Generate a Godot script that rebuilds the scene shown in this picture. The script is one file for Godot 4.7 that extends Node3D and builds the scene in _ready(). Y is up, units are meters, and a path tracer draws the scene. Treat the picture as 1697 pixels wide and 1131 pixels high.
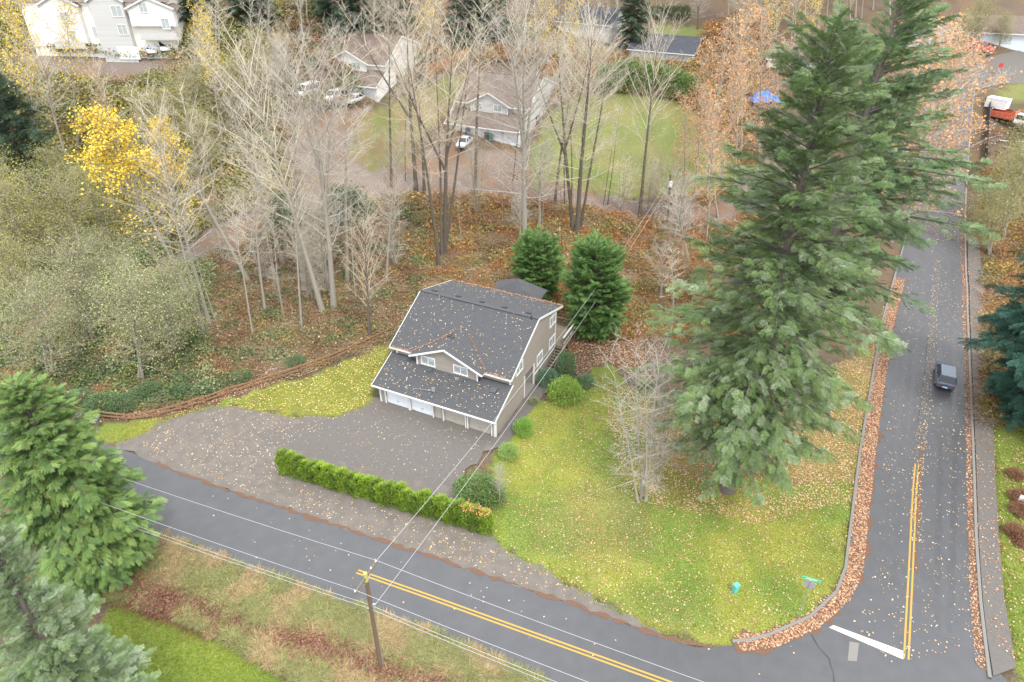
extends Node3D
# Aerial view of a taupe house with a four-bay garage on a corner lot, autumn trees all round, overcast light.
# Pixel positions below refer to the 1697 x 1131 photograph and are turned into points on the terrain.

const EYE := 44.0          # camera height, metres
const FOC := 1120.0        # focal length in photograph pixels
const PITCH := 33.5        # degrees below the horizon
const CXP := 848.5
const CYP := 565.5

var rng := RandomNumberGenerator.new()
var wob := FastNoiseLite.new()
var fin := FastNoiseLite.new()
var M := {}
var counts := {}
var shapes := {}


# ---------------------------------------------------------------- set-up: camera, sky, sun, exposure
func set_up() -> void:
	var cam := Camera3D.new()
	cam.name = "camera"
	cam.position = Vector3(0, EYE, 0)
	cam.rotation_degrees = Vector3(-PITCH, 0, 0)
	cam.fov = rad_to_deg(2.0 * atan(565.5 / FOC))
	cam.near = 0.5
	cam.far = 2000.0
	add_child(cam)
	cam.current = true
	var sky := ProceduralSkyMaterial.new()
	sky.sky_top_color = Color(0.95, 0.965, 0.985)
	sky.sky_horizon_color = Color(0.90, 0.915, 0.93)
	sky.sky_curve = 0.25
	sky.sky_energy_multiplier = 1.0
	sky.ground_bottom_color = Color(0.35, 0.34, 0.31)
	sky.ground_horizon_color = Color(0.75, 0.76, 0.77)
	sky.sun_angle_max = 1.0
	var env := Environment.new()
	env.background_mode = Environment.BG_SKY
	env.sky = Sky.new()
	env.sky.sky_material = sky
	env.tonemap_mode = Environment.TONE_MAPPER_LINEAR
	env.tonemap_exposure = 3.12
	env.sdfgi_enabled = true
	env.ssao_enabled = true
	env.ssil_enabled = true
	var we := WorldEnvironment.new()
	we.name = "daylight"
	we.environment = env
	add_child(we)
	var sun := DirectionalLight3D.new()
	sun.name = "overcast_sun"
	sun.light_energy = 0.42
	sun.light_angular_distance = 14.0
	sun.light_color = Color(1.0, 0.975, 0.94)
	sun.rotation_degrees = Vector3(-56, 28, 0)
	sun.shadow_enabled = true
	add_child(sun)


# ---------------------------------------------------------------- pixels and terrain
func ray(u: float, v: float) -> Vector3:
	var s := sin(deg_to_rad(PITCH))
	var c := cos(deg_to_rad(PITCH))
	var b := (v - CYP) / FOC
	return Vector3((u - CXP) / FOC, -(s + b * c), -(c - b * s))

func lift(x: float, z: float) -> float:
	var s := maxf(0.0, -z - 72.0)
	if s <= 0.0:
		return 0.0
	var k := 0.0032 + 0.0030 * maxf(smoothstep(-15.0, -60.0, x), smoothstep(25.0, 70.0, x))
	return k * s * s if s < 60.0 else k * 3600.0 + k * 96.0 * (s - 60.0)

func gp(u: float, v: float, up := 0.0) -> Vector3:
	var r := ray(u, v)
	var eye := Vector3(0, EYE, 0)
	var a := 5.0
	var b := 5.0
	while b < 500.0:
		var p := eye + r * b
		if p.y < lift(p.x, p.z) + up:
			break
		a = b
		b += 4.0
	for i in 22:
		var m := (a + b) * 0.5
		var p := eye + r * m
		if p.y < lift(p.x, p.z) + up:
			b = m
		else:
			a = m
	return eye + r * b

func over(base: Vector3, u: float, v: float) -> Vector3:
	var r := ray(u, v)
	return Vector3(0, EYE, 0) + r * (base.z / r.z)

func to_px(p: Vector3) -> Vector2:
	var s := sin(deg_to_rad(PITCH))
	var c := cos(deg_to_rad(PITCH))
	var d := p - Vector3(0, EYE, 0)
	var dep := maxf(-d.z * c - d.y * s, 0.1)
	return Vector2(CXP + FOC * d.x / dep, CYP - FOC * (d.y * c - d.z * s) / dep)

func world_poly(px: Array) -> PackedVector2Array:
	var out := PackedVector2Array()
	for i in range(0, px.size(), 2):
		var p := gp(px[i], px[i + 1])
		out.append(Vector2(p.x, p.z))
	return out

func ragged(poly: PackedVector2Array, step: float, amount: float, closed := true) -> PackedVector2Array:
	var out := PackedVector2Array()
	var n := poly.size()
	for i in (n if closed else n - 1):
		var a := poly[i]
		var b := poly[(i + 1) % n]
		var k := maxi(1, int(a.distance_to(b) / step))
		for j in k:
			var q := a.lerp(b, float(j) / k)
			out.append(q + Vector2(wob.get_noise_2d(q.x * 9.0, q.y * 9.0), wob.get_noise_2d(q.y * 9.0 + 300.0, q.x * 9.0)) * amount)
	if not closed:
		out.append(poly[n - 1])
	return out


# ---------------------------------------------------------------- mesh collecting
class Shape:
	var v := PackedVector3Array()
	var n := PackedVector3Array()
	var c := PackedColorArray()
	var t := PackedVector2Array()
	var ix := PackedInt32Array()
	var col := Color(1, 1, 1)

	func tri(a: Vector3, b: Vector3, d: Vector3) -> void:
		var k := v.size()
		var m := (b - a).cross(d - a).normalized()
		v.append(a); v.append(b); v.append(d)
		n.append(m); n.append(m); n.append(m)
		c.append(col); c.append(col); c.append(col)
		t.append(Vector2.ZERO); t.append(Vector2.ZERO); t.append(Vector2.ZERO)
		ix.append(k); ix.append(k + 2); ix.append(k + 1)

	func quad(a: Vector3, b: Vector3, d: Vector3, e: Vector3) -> void:   # counter-clockwise seen from outside
		var k := v.size()
		var m := (b - a).cross(d - a)
		if m.length_squared() < 1e-14:
			m = (d - a).cross(e - a)
		m = m.normalized()
		v.append(a); v.append(b); v.append(d); v.append(e)
		for i in 4:
			n.append(m)
			c.append(col)
		t.append(Vector2(0, 0)); t.append(Vector2(1, 0)); t.append(Vector2(1, 1)); t.append(Vector2(0, 1))
		ix.append(k); ix.append(k + 2); ix.append(k + 1)
		ix.append(k); ix.append(k + 3); ix.append(k + 2)

	func box(at: Vector3, size: Vector3, turn := Basis.IDENTITY) -> void:
		var h := size * 0.5
		var p := []
		for i in 8:
			p.append(at + turn * Vector3(h.x if i & 1 else -h.x, h.y if i & 2 else -h.y, h.z if i & 4 else -h.z))
		quad(p[4], p[5], p[7], p[6])
		quad(p[1], p[0], p[2], p[3])
		quad(p[5], p[1], p[3], p[7])
		quad(p[0], p[4], p[6], p[2])
		quad(p[6], p[7], p[3], p[2])
		quad(p[0], p[1], p[5], p[4])

	func bar(a: Vector3, b: Vector3, w: float, h: float, up := Vector3.UP) -> void:   # a straight board between two points
		var d := (b - a).normalized()
		if absf(d.dot(up)) > 0.98:
			up = Vector3.RIGHT
		var s := d.cross(up).normalized()
		box((a + b) * 0.5, Vector3(a.distance_to(b), h, w), Basis(d, s.cross(d).normalized(), s))

	func tube(pts: PackedVector3Array, rad: PackedFloat32Array, sides: int, cap := false) -> void:
		var k0 := v.size()
		var ref := Vector3(0.31, 0.17, 0.93)
		var m := pts.size()
		for i in m:
			var d := (pts[mini(i + 1, m - 1)] - pts[maxi(i - 1, 0)]).normalized()
			if absf(d.dot(ref)) > 0.97:
				ref = Vector3(0.93, 0.1, -0.3)
			var s := d.cross(ref).normalized()
			var w := s.cross(d)
			for j in sides:
				var a := TAU * j / sides
				var o := s * cos(a) + w * sin(a)
				v.append(pts[i] + o * rad[i])
				n.append(o)
				c.append(col)
				t.append(Vector2(float(j) / sides, i))
		for i in m - 1:
			for j in sides:
				var a := k0 + i * sides + j
				var b := k0 + i * sides + (j + 1) % sides
				var e := a + sides
				var f := b + sides
				ix.append(a); ix.append(b); ix.append(f)
				ix.append(a); ix.append(f); ix.append(e)
		if cap:
			var top := k0 + (m - 1) * sides
			var face := (pts[m - 1] - pts[m - 2]).normalized()
			var k1 := v.size()
			for j in sides:
				v.append(v[top + j])
				n.append(face)
				c.append(col)
				t.append(Vector2.ZERO)
			for j in range(1, sides - 1):
				ix.append(k1); ix.append(k1 + j); ix.append(k1 + j + 1)

	func spike(a: Vector3, b: Vector3, r: float) -> void:   # a twig: three faces that meet in a point
		var d := (b - a)
		var ref := Vector3(0.31, 0.87, 0.37) if absf(d.x) > absf(d.y) else Vector3(0.95, 0.1, 0.3)
		var s := d.cross(ref).normalized()
		var w := s.cross(d).normalized()
		var k := v.size()
		for j in 3:
			var o := s * cos(TAU * j / 3.0) + w * sin(TAU * j / 3.0)
			v.append(a + o * r)
			n.append(o)
			c.append(col)
			t.append(Vector2.ZERO)
		v.append(b)
		n.append(d.normalized())
		c.append(col)
		t.append(Vector2.ZERO)
		for j in 3:
			ix.append(k + j); ix.append(k + (j + 1) % 3); ix.append(k + 3)

	func leaf(a: Vector3, d: Vector3, s: Vector3) -> void:   # a lozenge leaf from its stalk along d, s its half width
		quad(a, a + d * 0.45 + s, a + d, a + d * 0.45 - s)

	func mesh() -> ArrayMesh:
		var arr := []
		arr.resize(Mesh.ARRAY_MAX)
		arr[Mesh.ARRAY_VERTEX] = v
		arr[Mesh.ARRAY_NORMAL] = n
		arr[Mesh.ARRAY_COLOR] = c
		arr[Mesh.ARRAY_TEX_UV] = t
		arr[Mesh.ARRAY_INDEX] = ix
		var m := ArrayMesh.new()
		m.add_surface_from_arrays(Mesh.PRIMITIVE_TRIANGLES, arr)
		return m


# ---------------------------------------------------------------- nodes
func numbered(called: String) -> String:
	counts[called] = counts.get(called, -1) + 1
	return called if counts[called] == 0 else "%s_%03d" % [called, counts[called]]

func tag(o: Node, label := "", category := "", group := "", kind := "") -> void:
	if label: o.set_meta("label", label)
	if category: o.set_meta("category", category)
	if group: o.set_meta("group", group)
	if kind: o.set_meta("kind", kind)

func thing(called: String, label: String, category: String, at := Vector3.ZERO, turn := 0.0, group := "") -> Node3D:
	var o := Node3D.new()
	o.name = numbered(called)
	o.position = at
	o.rotation.y = turn
	add_child(o)
	tag(o, label, category, group)
	return o

func part(called: String, shape: Variant, mat: Material, parent: Node = null, at := Vector3.ZERO) -> MeshInstance3D:
	var o := MeshInstance3D.new()
	o.mesh = shape.mesh() if shape is Shape else shape
	o.material_override = mat
	o.position = at
	if parent == null:
		o.name = numbered(called)
		add_child(o)
	else:
		o.name = called
		parent.add_child(o, true)
	return o

func copies(called: String, mesh: Mesh, mat: Material, where: Array, cols: Array, parent: Node = null) -> MultiMeshInstance3D:
	var mm := MultiMesh.new()
	mm.transform_format = MultiMesh.TRANSFORM_3D
	mm.use_colors = true
	mm.mesh = mesh
	mm.instance_count = where.size()
	for i in where.size():
		mm.set_instance_transform(i, where[i])
		mm.set_instance_color(i, cols[i])
	var o := MultiMeshInstance3D.new()
	o.multimesh = mm
	o.material_override = mat
	if parent == null:
		o.name = numbered(called)
		add_child(o)
	else:
		o.name = called
		parent.add_child(o, true)
	return o

func rf(a: float, b: float) -> float:
	return rng.randf_range(a, b)

func lin(r: float, g: float, b: float) -> Color:   # a linear colour as the sRGB that albedo_color wants
	return Color(r, g, b).linear_to_srgb()


# ---------------------------------------------------------------- materials
func grain(freq: float, lo: float, hi: float, kind := FastNoiseLite.TYPE_SIMPLEX, size := 512, octaves := 4, sd := 1) -> NoiseTexture2D:
	var n := FastNoiseLite.new()
	n.noise_type = kind
	n.frequency = freq
	n.fractal_octaves = octaves
	n.seed = sd
	var g := Gradient.new()
	g.set_color(0, lin(lo, lo, lo))
	g.set_color(1, lin(hi, hi, hi))
	var t := NoiseTexture2D.new()
	t.width = size
	t.height = size
	t.seamless = true
	t.noise = n
	t.color_ramp = g
	return t

func plain(called: String, r: float, g: float, b: float, rough := 0.8, metal := 0.0) -> StandardMaterial3D:
	var m := StandardMaterial3D.new()
	m.resource_name = called
	m.albedo_color = lin(r, g, b)
	m.roughness = rough
	m.metallic = metal
	m.vertex_color_use_as_albedo = true
	M[called] = m
	return m

func textured(called: String, r: float, g: float, b: float, tex: Texture2D, metres: float, rough := 0.9, relief: Texture2D = null, cm := 1.0) -> StandardMaterial3D:
	var m := plain(called, r, g, b, rough)
	m.albedo_texture = tex
	m.uv1_triplanar = true
	m.uv1_world_triplanar = true
	m.uv1_scale = Vector3.ONE / metres
	if relief:
		m.heightmap_enabled = true
		m.heightmap_texture = relief
		m.heightmap_scale = cm
	return m

func over_layer(m: StandardMaterial3D, tex: Texture2D, metres: float) -> void:
	m.detail_enabled = true
	m.detail_albedo = tex
	m.detail_blend_mode = BaseMaterial3D.BLEND_MODE_MUL
	m.detail_uv_layer = BaseMaterial3D.DETAIL_UV_2
	m.uv2_triplanar = true
	m.uv2_world_triplanar = true
	m.uv2_scale = Vector3.ONE / metres

func make_materials() -> void:
	var speck := grain(0.16, 0.55, 1.0, FastNoiseLite.TYPE_SIMPLEX, 512, 3, 3)
	var blotch := grain(0.012, 0.72, 1.0, FastNoiseLite.TYPE_SIMPLEX, 512, 5, 5)
	var cells := grain(0.12, 0.45, 1.0, FastNoiseLite.TYPE_CELLULAR, 512, 2, 7)
	var fine := grain(0.35, 0.72, 1.0, FastNoiseLite.TYPE_VALUE, 512, 2, 9)
	var mottle := grain(0.02, 0.84, 1.0, FastNoiseLite.TYPE_SIMPLEX, 512, 4, 15)
	var turf := grain(0.045, 0.30, 1.0, FastNoiseLite.TYPE_SIMPLEX, 1024, 6, 11)
	var m := textured("ground_cover", 1, 1, 1, turf, 11.0, 0.95, speck, 4.0)
	over_layer(m, blotch, 37.0)
	m = textured("turf", 1, 1, 1, turf, 9.0, 0.95, speck, 1.2)
	over_layer(m, blotch, 29.0)
	m = textured("asphalt", 0.088, 0.089, 0.096, fine, 3.1, 0.5, fine, 0.4)
	over_layer(m, mottle, 19.0)
	m = textured("worn_asphalt", 0.083, 0.084, 0.090, fine, 3.1, 0.40)
	over_layer(m, mottle, 11.0)
	m = textured("old_asphalt", 0.132, 0.120, 0.110, fine, 3.7, 0.8, speck, 0.8)
	over_layer(m, mottle, 6.0)
	m = textured("gravel", 0.215, 0.190, 0.167, cells, 3.3, 0.9, cells, 1.5)
	over_layer(m, blotch, 9.0)
	m = textured("needle_litter", 0.26, 0.145, 0.095, turf, 5.0, 0.95, speck, 1.5)
	over_layer(m, speck, 6.0)
	plain("tar", 0.035, 0.036, 0.04, 0.6)
	m = textured("concrete", 0.22, 0.21, 0.195, speck, 3.0, 0.85)
	m = textured("yellow_paint", 0.50, 0.30, 0.045, speck, 2.0, 0.6)
	m = textured("white_paint", 0.60, 0.60, 0.59, speck, 2.3, 0.6)
	m = textured("siding_taupe", 0.33, 0.295, 0.255, speck, 5.0, 0.7)
	m = textured("siding_white", 0.80, 0.79, 0.77, speck, 5.0, 0.7)
	m = textured("siding_grey", 0.58, 0.58, 0.57, speck, 5.0, 0.7)
	plain("trim_white", 0.60, 0.60, 0.595, 0.55)
	plain("door_white", 0.66, 0.69, 0.73, 0.5)
	plain("door_taupe", 0.38, 0.345, 0.305, 0.55)
	m = textured("shingle_charcoal", 0.078, 0.081, 0.088, fine, 2.0, 0.85)
	over_layer(m, mottle, 6.0)
	m = textured("shingle_brown", 0.20, 0.15, 0.125, fine, 2.0, 0.9)
	over_layer(m, blotch, 6.0)
	m = textured("shingle_slate", 0.06, 0.066, 0.085, fine, 2.0, 0.85)
	over_layer(m, blotch, 9.0)
	plain("vent_metal", 0.06, 0.065, 0.07, 0.5, 0.2)
	plain("galvanised", 0.45, 0.46, 0.47, 0.4, 0.7)
	plain("curtain", 0.42, 0.41, 0.37, 0.9)
	plain("room_wall", 0.45, 0.43, 0.40, 0.9)
	var g := StandardMaterial3D.new()
	g.resource_name = "glass"
	g.albedo_color = Color(0.75, 0.82, 0.85, 0.22)
	g.transparency = BaseMaterial3D.TRANSPARENCY_ALPHA
	g.roughness = 0.05
	M["glass"] = g
	plain("car_glass", 0.02, 0.025, 0.03, 0.08)
	plain("rubber", 0.025, 0.025, 0.027, 0.8)
	m = textured("timber", 0.22, 0.175, 0.125, turf, 1.3, 0.85)
	m = textured("rail_wood", 0.36, 0.19, 0.095, turf, 1.7, 0.85)
	m = textured("deck_wood", 0.34, 0.295, 0.22, turf, 1.7, 0.85)
	m = textured("cedar_fence", 0.44, 0.22, 0.095, turf, 2.2, 0.85)
	m = textured("pole_wood", 0.20, 0.13, 0.08, turf, 2.0, 0.9)
	m = textured("bark", 0.145, 0.12, 0.095, speck, 1.5, 0.95, speck, 3.0)
	m = textured("bark_fir", 0.165, 0.135, 0.12, speck, 2.0, 0.95, speck, 4.0)
	m = textured("bark_pale", 0.36, 0.33, 0.275, speck, 2.4, 0.95, speck, 1.5)
	plain("twig_pale", 0.47, 0.42, 0.335, 0.9)
	plain("twig_tan", 0.40, 0.34, 0.255, 0.9)
	plain("twig_olive", 0.26, 0.235, 0.15, 0.9)
	plain("twig_grey", 0.36, 0.33, 0.285, 0.9)
	for c in [["needles", 1.0, 1.0, 1.0, 0.25], ["leaves", 1.0, 1.0, 1.0, 0.4]]:
		m = plain(c[0], c[1], c[2], c[3], 0.7)
		m.backlight_enabled = true
		m.backlight = Color(c[4], c[4], c[4])
		m.metallic_specular = 0.35
	m = plain("fallen", 1, 1, 1, 0.8)
	for c in [["gold", 0.66, 0.49, 0.065], ["orange", 0.58, 0.30, 0.12], ["olive", 0.30, 0.295, 0.09], ["sage", 0.28, 0.31, 0.145], ["lime", 0.30, 0.31, 0.10]]:
		m = plain("leaf_" + c[0], c[1], c[2], c[3], 0.7)
		m.backlight_enabled = true
		m.backlight = Color(0.4, 0.4, 0.4)
		m.metallic_specular = 0.3


# ---------------------------------------------------------------- the ground and what is laid on it
var zones := []      # [kind, polygon]

func zone(kind: String, px: Array) -> void:
	zones.append([kind, world_poly(px)])

func kind_at(x: float, z: float, jitter := 1.0) -> String:
	var q := Vector2(x + fin.get_noise_2d(x * 3.0, z * 3.0) * jitter, z + fin.get_noise_2d(z * 3.0 + 90.0, x * 3.0) * jitter)
	for e in zones:
		if Geometry2D.is_point_in_polygon(q, e[1]):
			return e[0]
	return "brush"

func cover_colour(kind: String, x: float, z: float) -> Color:
	var a := wob.get_noise_2d(x * 2.2, z * 2.2) * 0.5 + 0.5
	var b := wob.get_noise_2d(x * 0.7 + 500.0, z * 0.7) * 0.5 + 0.5
	var d := fin.get_noise_2d(x * 6.0, z * 6.0) * 0.5 + 0.5
	var c: Color
	match kind:
		"lawn":
			c = Color(0.197, 0.284, 0.039).lerp(Color(0.329, 0.352, 0.053), smoothstep(0.3, 0.7, a))
			c = c.lerp(Color(0.275, 0.241, 0.087), smoothstep(0.55, 0.8, b) * 0.5)
			c = c.lerp(Color(0.311, 0.241, 0.096), smoothstep(0.62, 0.8, d) * 0.45)
		"moss":
			c = Color(0.335, 0.336, 0.050).lerp(Color(0.239, 0.269, 0.046), a)
			c = c.lerp(Color(0.287, 0.227, 0.084), smoothstep(0.6, 0.8, d) * 0.5)
		"litter":
			c = Color(0.34, 0.26, 0.095).lerp(Color(0.29, 0.29, 0.065), smoothstep(0.35, 0.7, a))
			c = c.lerp(Color(0.40, 0.24, 0.12), d * 0.6)
		"bright":
			c = Color(0.162, 0.248, 0.031).lerp(Color(0.258, 0.294, 0.039), a)
		"far_lawn":
			c = Color(0.215, 0.257, 0.065).lerp(Color(0.287, 0.272, 0.098), smoothstep(0.35, 0.7, a))
		"rough_lawn":
			c = Color(0.20, 0.22, 0.06).lerp(Color(0.30, 0.24, 0.11), smoothstep(0.3, 0.65, a))
			c = c.lerp(Color(0.30, 0.19, 0.10), smoothstep(0.45, 0.75, d) * 0.6)
		"wild":
			c = Color(0.223, 0.174, 0.081).lerp(Color(0.149, 0.155, 0.050), smoothstep(0.35, 0.65, a))
			c = c.lerp(Color(0.161, 0.074, 0.050), smoothstep(0.55, 0.75, b) * 0.6)
		"lane":
			c = Color(0.286, 0.231, 0.197).lerp(Color(0.299, 0.184, 0.116), smoothstep(0.4, 0.75, a))
		_:
			c = Color(0.177, 0.126, 0.085).lerp(Color(0.211, 0.133, 0.071), smoothstep(0.35, 0.7, a))
			c = c.lerp(Color(0.136, 0.126, 0.054), smoothstep(0.5, 0.75, b) * 0.8)
			c = c.lerp(Color(0.109, 0.068, 0.048), smoothstep(0.55, 0.85, d) * 0.7)
	return c

func axis(stops: Array) -> PackedFloat32Array:   # [from, step, to, step, to ...]
	var out := PackedFloat32Array()
	var x: float = stops[0]
	for i in range(1, stops.size(), 2):
		while x < stops[i + 1] - 0.001:
			out.append(x)
			x += stops[i]
		x = stops[i + 1]
	out.append(x)
	return out

func make_ground() -> void:
	zone("litter", [1055, 690, 1100, 662, 1180, 650, 1260, 640, 1340, 625, 1425, 590, 1462, 540, 1485, 465, 1470, 540, 1443, 650, 1428, 745, 1418, 800, 1330, 800, 1250, 790, 1190, 805, 1130, 790, 1090, 740])
	zone("moss", [430, 645, 505, 626, 560, 604, 620, 577, 652, 562, 640, 600, 618, 640, 626, 664, 600, 676, 559, 689, 492, 692, 440, 683, 405, 672])
	zone("lawn", [160, 703, 210, 702, 300, 687, 385, 661, 455, 640, 640, 600, 559, 689, 440, 683, 392, 675, 356, 675, 295, 689, 259, 706, 225, 726, 187, 736, 162, 732, 121, 716])
	zone("lawn", [840, 728, 860, 690, 905, 655, 935, 668, 962, 640, 985, 612, 1010, 602, 1040, 640, 1100, 660, 1180, 650, 1330, 620, 1420, 600, 1462, 540, 1485, 460, 1443, 642, 1425, 750, 1410, 868, 1401, 942, 1386, 982, 1342, 1023, 1275, 1053, 1213, 1064, 1150, 1064, 1100, 1050, 1050, 1024, 1000, 998, 950, 973, 917, 955, 850, 920, 806, 890, 812, 840, 826, 800, 815, 770])
	zone("bright", [120, 1095, 180, 1000, 280, 1010, 340, 1050, 420, 1090, 480, 1131, 560, 1180, 500, 1320, 100, 1320, 20, 1180])
	zone("wild", [90, 820, 286, 895, 425, 950, 587, 1008, 704, 1048, 850, 1110, 1000, 1170, 900, 1260, 560, 1200, 480, 1125, 340, 1050, 280, 1010, 180, 1000])
	zone("far_lawn", [885, 330, 876, 262, 905, 190, 960, 155, 1010, 148, 1080, 155, 1130, 165, 1180, 200, 1235, 270, 1215, 318, 1120, 334, 1060, 330, 980, 320, 900, 300])
	zone("rough_lawn", [575, 262, 600, 187, 640, 177, 690, 150, 740, 128, 780, 118, 805, 135, 740, 190, 695, 230, 680, 272, 620, 282])
	zone("far_lawn", [1080, 62, 1090, 40, 1170, 45, 1180, 60, 1160, 75])
	zone("lane", [200, 470, 300, 405, 400, 345, 480, 315, 470, 180, 620, 175, 590, 205, 575, 262, 690, 262, 720, 240, 855, 250, 900, 300, 980, 321, 1060, 331, 1130, 338, 1200, 330, 1260, 240, 1330, 215, 1380, 260, 1300, 330, 1190, 380, 1120, 374, 1000, 354, 880, 336, 780, 323, 690, 323, 560, 347, 400, 405, 270, 450])
	zone("lane", [20, 560, 60, 505, 150, 440, 170, 455, 110, 510, 60, 560])
	zone("bright", [1648, 750, 1645, 700, 1697, 690, 1850, 700, 1850, 1250, 1700, 1250, 1680, 1110, 1665, 1000, 1655, 880])
	zone("far_lawn", [1640, 165, 1697, 130, 1720, 150, 1720, 165, 1660, 170])
	zone("lane", [30, 78, 300, 98, 302, 112, 235, 138, 60, 128, 20, 100])
	var xs := axis([-420.0, 40.0, -180.0, 6.0, -110.0, 1.6, -46.0, 0.5, 66.0, 1.6, 130.0, 6.0, 200.0, 40.0, 420.0])
	var zs := axis([-520.0, 40.0, -200.0, 4.0, -160.0, 1.2, -100.0, 0.8, -80.0, 0.5, -14.0, 4.0, 10.0, 40.0, 130.0])
	var nx := xs.size()
	var nz := zs.size()
	var pos := PackedVector3Array()
	var col := PackedColorArray()
	var nor := PackedVector3Array()
	var kin := []
	for j in nz:
		for i in nx:
			var x := xs[i]
			var z := zs[j]
			var k := kind_at(x, z)
			kin.append(k)
			var y := lift(x, z)
			if k == "brush" or k == "wild":
				y -= 0.18 * (fin.get_noise_2d(x * 2.0, z * 2.0) + 0.9) * 0.5
			pos.append(Vector3(x, y, z))
			col.append(cover_colour(k, x, z))
			nor.append(Vector3(lift(x - 0.5, z) - lift(x + 0.5, z), 1.0, lift(x, z - 0.5) - lift(x, z + 0.5)).normalized())
	var meshes := {"ground": PackedInt32Array(), "lawn": PackedInt32Array()}
	for j in nz - 1:
		for i in nx - 1:
			var a := j * nx + i
			var grass: bool = kin[a] in ["lawn", "bright", "moss", "far_lawn", "rough_lawn"]
			var ix: PackedInt32Array = meshes["lawn" if grass else "ground"]
			ix.append_array(PackedInt32Array([a, a + 1, a + nx + 1, a, a + nx + 1, a + nx]))
			meshes["lawn" if grass else "ground"] = ix
	for called in meshes:
		var arr := []
		arr.resize(Mesh.ARRAY_MAX)
		arr[Mesh.ARRAY_VERTEX] = pos
		arr[Mesh.ARRAY_NORMAL] = nor
		arr[Mesh.ARRAY_COLOR] = col
		arr[Mesh.ARRAY_INDEX] = meshes[called]
		var m := ArrayMesh.new()
		m.add_surface_from_arrays(Mesh.PRIMITIVE_TRIANGLES, arr)
		tag(part(called, m, M["ground_cover" if called == "ground" else "turf"]), "", "", "", "structure")

func drape(called: String, poly: PackedVector2Array, step: float, up: float, mat: Material, tint := Color(1, 1, 1)) -> MeshInstance3D:
	var lo := poly[0]
	var hi := poly[0]
	for p in poly:
		lo = lo.min(p)
		hi = hi.max(p)
	var s := Shape.new()
	s.col = tint
	var j := floorf(lo.y / step)
	while j * step < hi.y:
		var i := floorf(lo.x / step)
		while i * step < hi.x:
			var cell := PackedVector2Array([Vector2(i, j) * step, Vector2(i + 1, j) * step, Vector2(i + 1, j + 1) * step, Vector2(i, j + 1) * step])
			for piece in Geometry2D.intersect_polygons(cell, poly):
				var ix := Geometry2D.triangulate_polygon(piece)
				var k := s.v.size()
				for q in piece:
					s.v.append(Vector3(q.x, lift(q.x, q.y) + up, q.y))
					s.n.append(Vector3(lift(q.x - 0.5, q.y) - lift(q.x + 0.5, q.y), 1.0, lift(q.x, q.y - 0.5) - lift(q.x, q.y + 0.5)).normalized())
					s.c.append(tint)
					s.t.append(q)
				for n in range(0, ix.size(), 3):
					var a := piece[ix[n]]
					var b := piece[ix[n + 1]]
					var c := piece[ix[n + 2]]
					var turned := (b - a).cross(c - a) < 0.0
					s.ix.append(k + ix[n]); s.ix.append(k + ix[n + (2 if turned else 1)]); s.ix.append(k + ix[n + (1 if turned else 2)])
			i += 1.0
		j += 1.0
	var o := part(called, s, mat)
	tag(o, "", "", "", "structure")
	return o

func line_points(px: Array, step := 1.0) -> PackedVector3Array:   # a line on the terrain through those pixels
	var w := ragged(world_poly(px), step, 0.0, false)
	var out := PackedVector3Array()
	for q in w:
		out.append(Vector3(q.x, lift(q.x, q.y), q.y))
	return out

func ribbon(px: Array, width: float, shift := 0.0, waver := 0.0) -> PackedVector2Array:
	var w := ragged(world_poly(px), 0.5 if waver > 0.0 else 2.0, 0.0, false)
	var a := PackedVector2Array()
	var b := PackedVector2Array()
	for i in w.size():
		var d := (w[mini(i + 1, w.size() - 1)] - w[maxi(i - 1, 0)]).normalized()
		var n := Vector2(-d.y, d.x)
		a.append(w[i] + n * (shift + width * 0.5 + waver * fin.get_noise_2d(w[i].x * 20.0, w[i].y * 20.0)))
		b.append(w[i] + n * (shift - width * 0.5 + waver * fin.get_noise_2d(w[i].x * 20.0 + 70.0, w[i].y * 20.0)))
	b.reverse()
	a.append_array(b)
	return a

func kerb(called: String, px: Array, wide: float, high: float, mat: Material) -> Node3D:
	var pts := line_points(px, 1.5)
	var s := Shape.new()
	for i in pts.size() - 1:
		var a := pts[i]
		var b := pts[i + 1]
		var n := (b - a).cross(Vector3.UP).normalized() * wide * 0.5
		var u := Vector3.UP * high
		var e := Vector3.UP * (high - 0.03)
		s.quad(a - n * 0.8 + u, a + n * 0.8 + u, b + n * 0.8 + u, b - n * 0.8 + u)
		s.quad(a - n * 0.8 + u, b - n * 0.8 + u, b - n + e, a - n + e)
		s.quad(a + n + e, b + n + e, b + n * 0.8 + u, a + n * 0.8 + u)
		s.quad(a - n + e, b - n + e, b - n - u, a - n - u)
		s.quad(a + n - u, b + n - u, b + n + e, a + n + e)
	var o := part(called, s, mat)
	tag(o, "", "", "", "structure")
	return o

const LEFT_KERB := [1213, 1064, 1240, 1062, 1275, 1053, 1342, 1023, 1386, 982, 1401, 942, 1410, 868, 1425, 750, 1443, 642, 1463, 531, 1482, 462, 1497, 410, 1508, 360, 1517, 292, 1528, 220, 1537, 159, 1545, 112]
const RIGHT_KERB := [1640, 1125, 1632, 1060, 1625, 1000, 1618, 900, 1614, 780, 1611, 700, 1607, 600, 1603, 480, 1600, 400, 1600, 350, 1603, 292, 1608, 220, 1613, 165, 1618, 140]

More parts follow.
